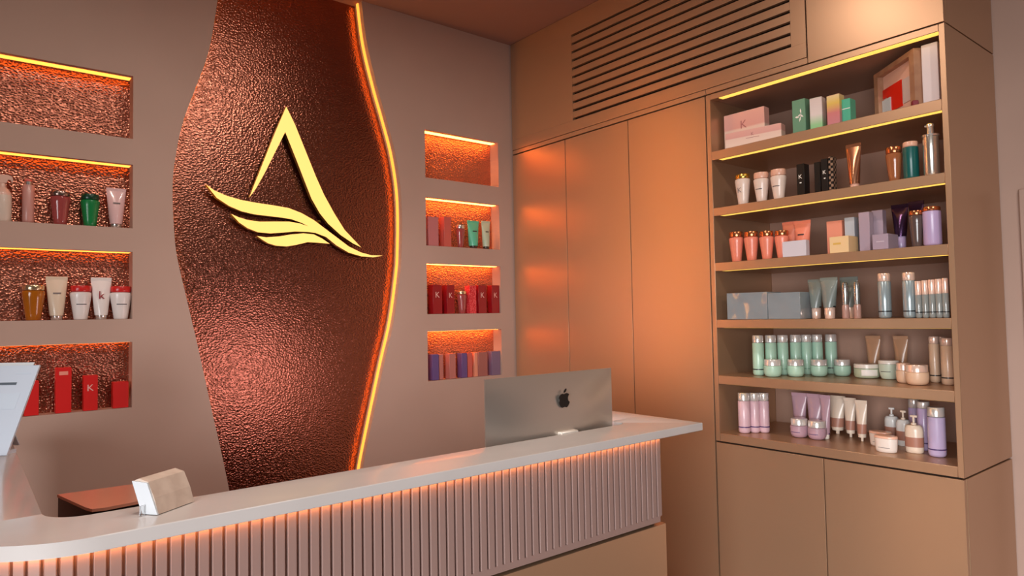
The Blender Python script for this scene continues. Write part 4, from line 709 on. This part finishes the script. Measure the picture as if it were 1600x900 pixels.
    dict(kind='ctube', name='squeeze_tube', label='cream squeeze tube with brown band at the right of three', cat='tube', group='cream tubes with brown bands on the bottom shelf', loc=(3.0032, 1.3534, 0.9321), rz=-90, h=0.1748, w=0.0511, body='cream_tube', cap='cream_tube', ring_='brown_band'),
    dict(kind='tub', name='cosmetic_tub', label='white tub with pink lid at the back of the pair', cat='jar', group='oval cream tubs on the bottom shelf', loc=(2.9533, 1.2571, 0.9321), rz=-90, h=0.06, w=0.0879, body='white_tub', cap='peach_lid', print_=('line', 'grey_ink')),
    dict(kind='tub', name='cosmetic_tub', label='white tub with pink lid at the front of the pair', cat='jar', group='oval cream tubs on the bottom shelf', loc=(2.846, 1.1908, 0.9321), rz=-90, h=0.0634, w=0.0869, body='white_tub', cap='peach_lid', print_=('line', 'grey_ink')),
    dict(kind='pump', name='pump_bottle', label='white pump bottle with brown band farthest back, behind the tubs', cat='bottle', group='white pump bottles on the bottom shelf', loc=(3.116, 1.2772, 0.9321), rz=-90, h=0.1393, w=0.058, body='white_pump', cap='white_pump', ring_='brown_band'),
    dict(kind='pump', name='pump_bottle', label='white pump bottle with brown band in the middle of three', cat='bottle', group='white pump bottles on the bottom shelf', loc=(3.0256, 1.1956, 0.9321), rz=-90, h=0.1441, w=0.0556, body='white_pump', cap='cream_tube', ring_='brown_band'),
    dict(kind='pump', name='pump_bottle', label='white pump bottle with brown band nearest the shelf edge', cat='bottle', group='white pump bottles on the bottom shelf', loc=(2.9123, 1.1126, 0.9321), rz=-90, h=0.1455, w=0.0655, body='cream_tube', cap='cream_tube', ring_='brown_band'),
    dict(kind='cyl', name='product_bottle', label='dark lilac bottle farthest back at the right of the bottom shelf', cat='bottle', group='lilac bottles on the bottom shelf', loc=(3.116, 1.186, 0.9321), rz=-90, h=0.1841, w=0.0445, body='lilac_plastic', cap='silver_cap', capf=0.2),
    dict(kind='cyl', name='product_bottle', label='lilac bottle with silver cap in the middle, half hidden', cat='bottle', group='lilac bottles on the bottom shelf', loc=(2.986, 1.1032, 0.9321), rz=-90, h=0.1928, w=0.046, body='lilac_plastic', cap='silver_cap', capf=0.14, band='violet_band'),
    dict(kind='cyl', name='product_bottle', label='lilac bottle with flat silver cap at the front right end', cat='bottle', group='lilac bottles on the bottom shelf', loc=(2.8949, 1.0259, 0.9321), rz=-90, h=0.1874, w=0.0607, body='lilac_front', cap='silver_cap', capf=0.2, band='violet_band'),
]
for q in PRODUCTS: product(**q)
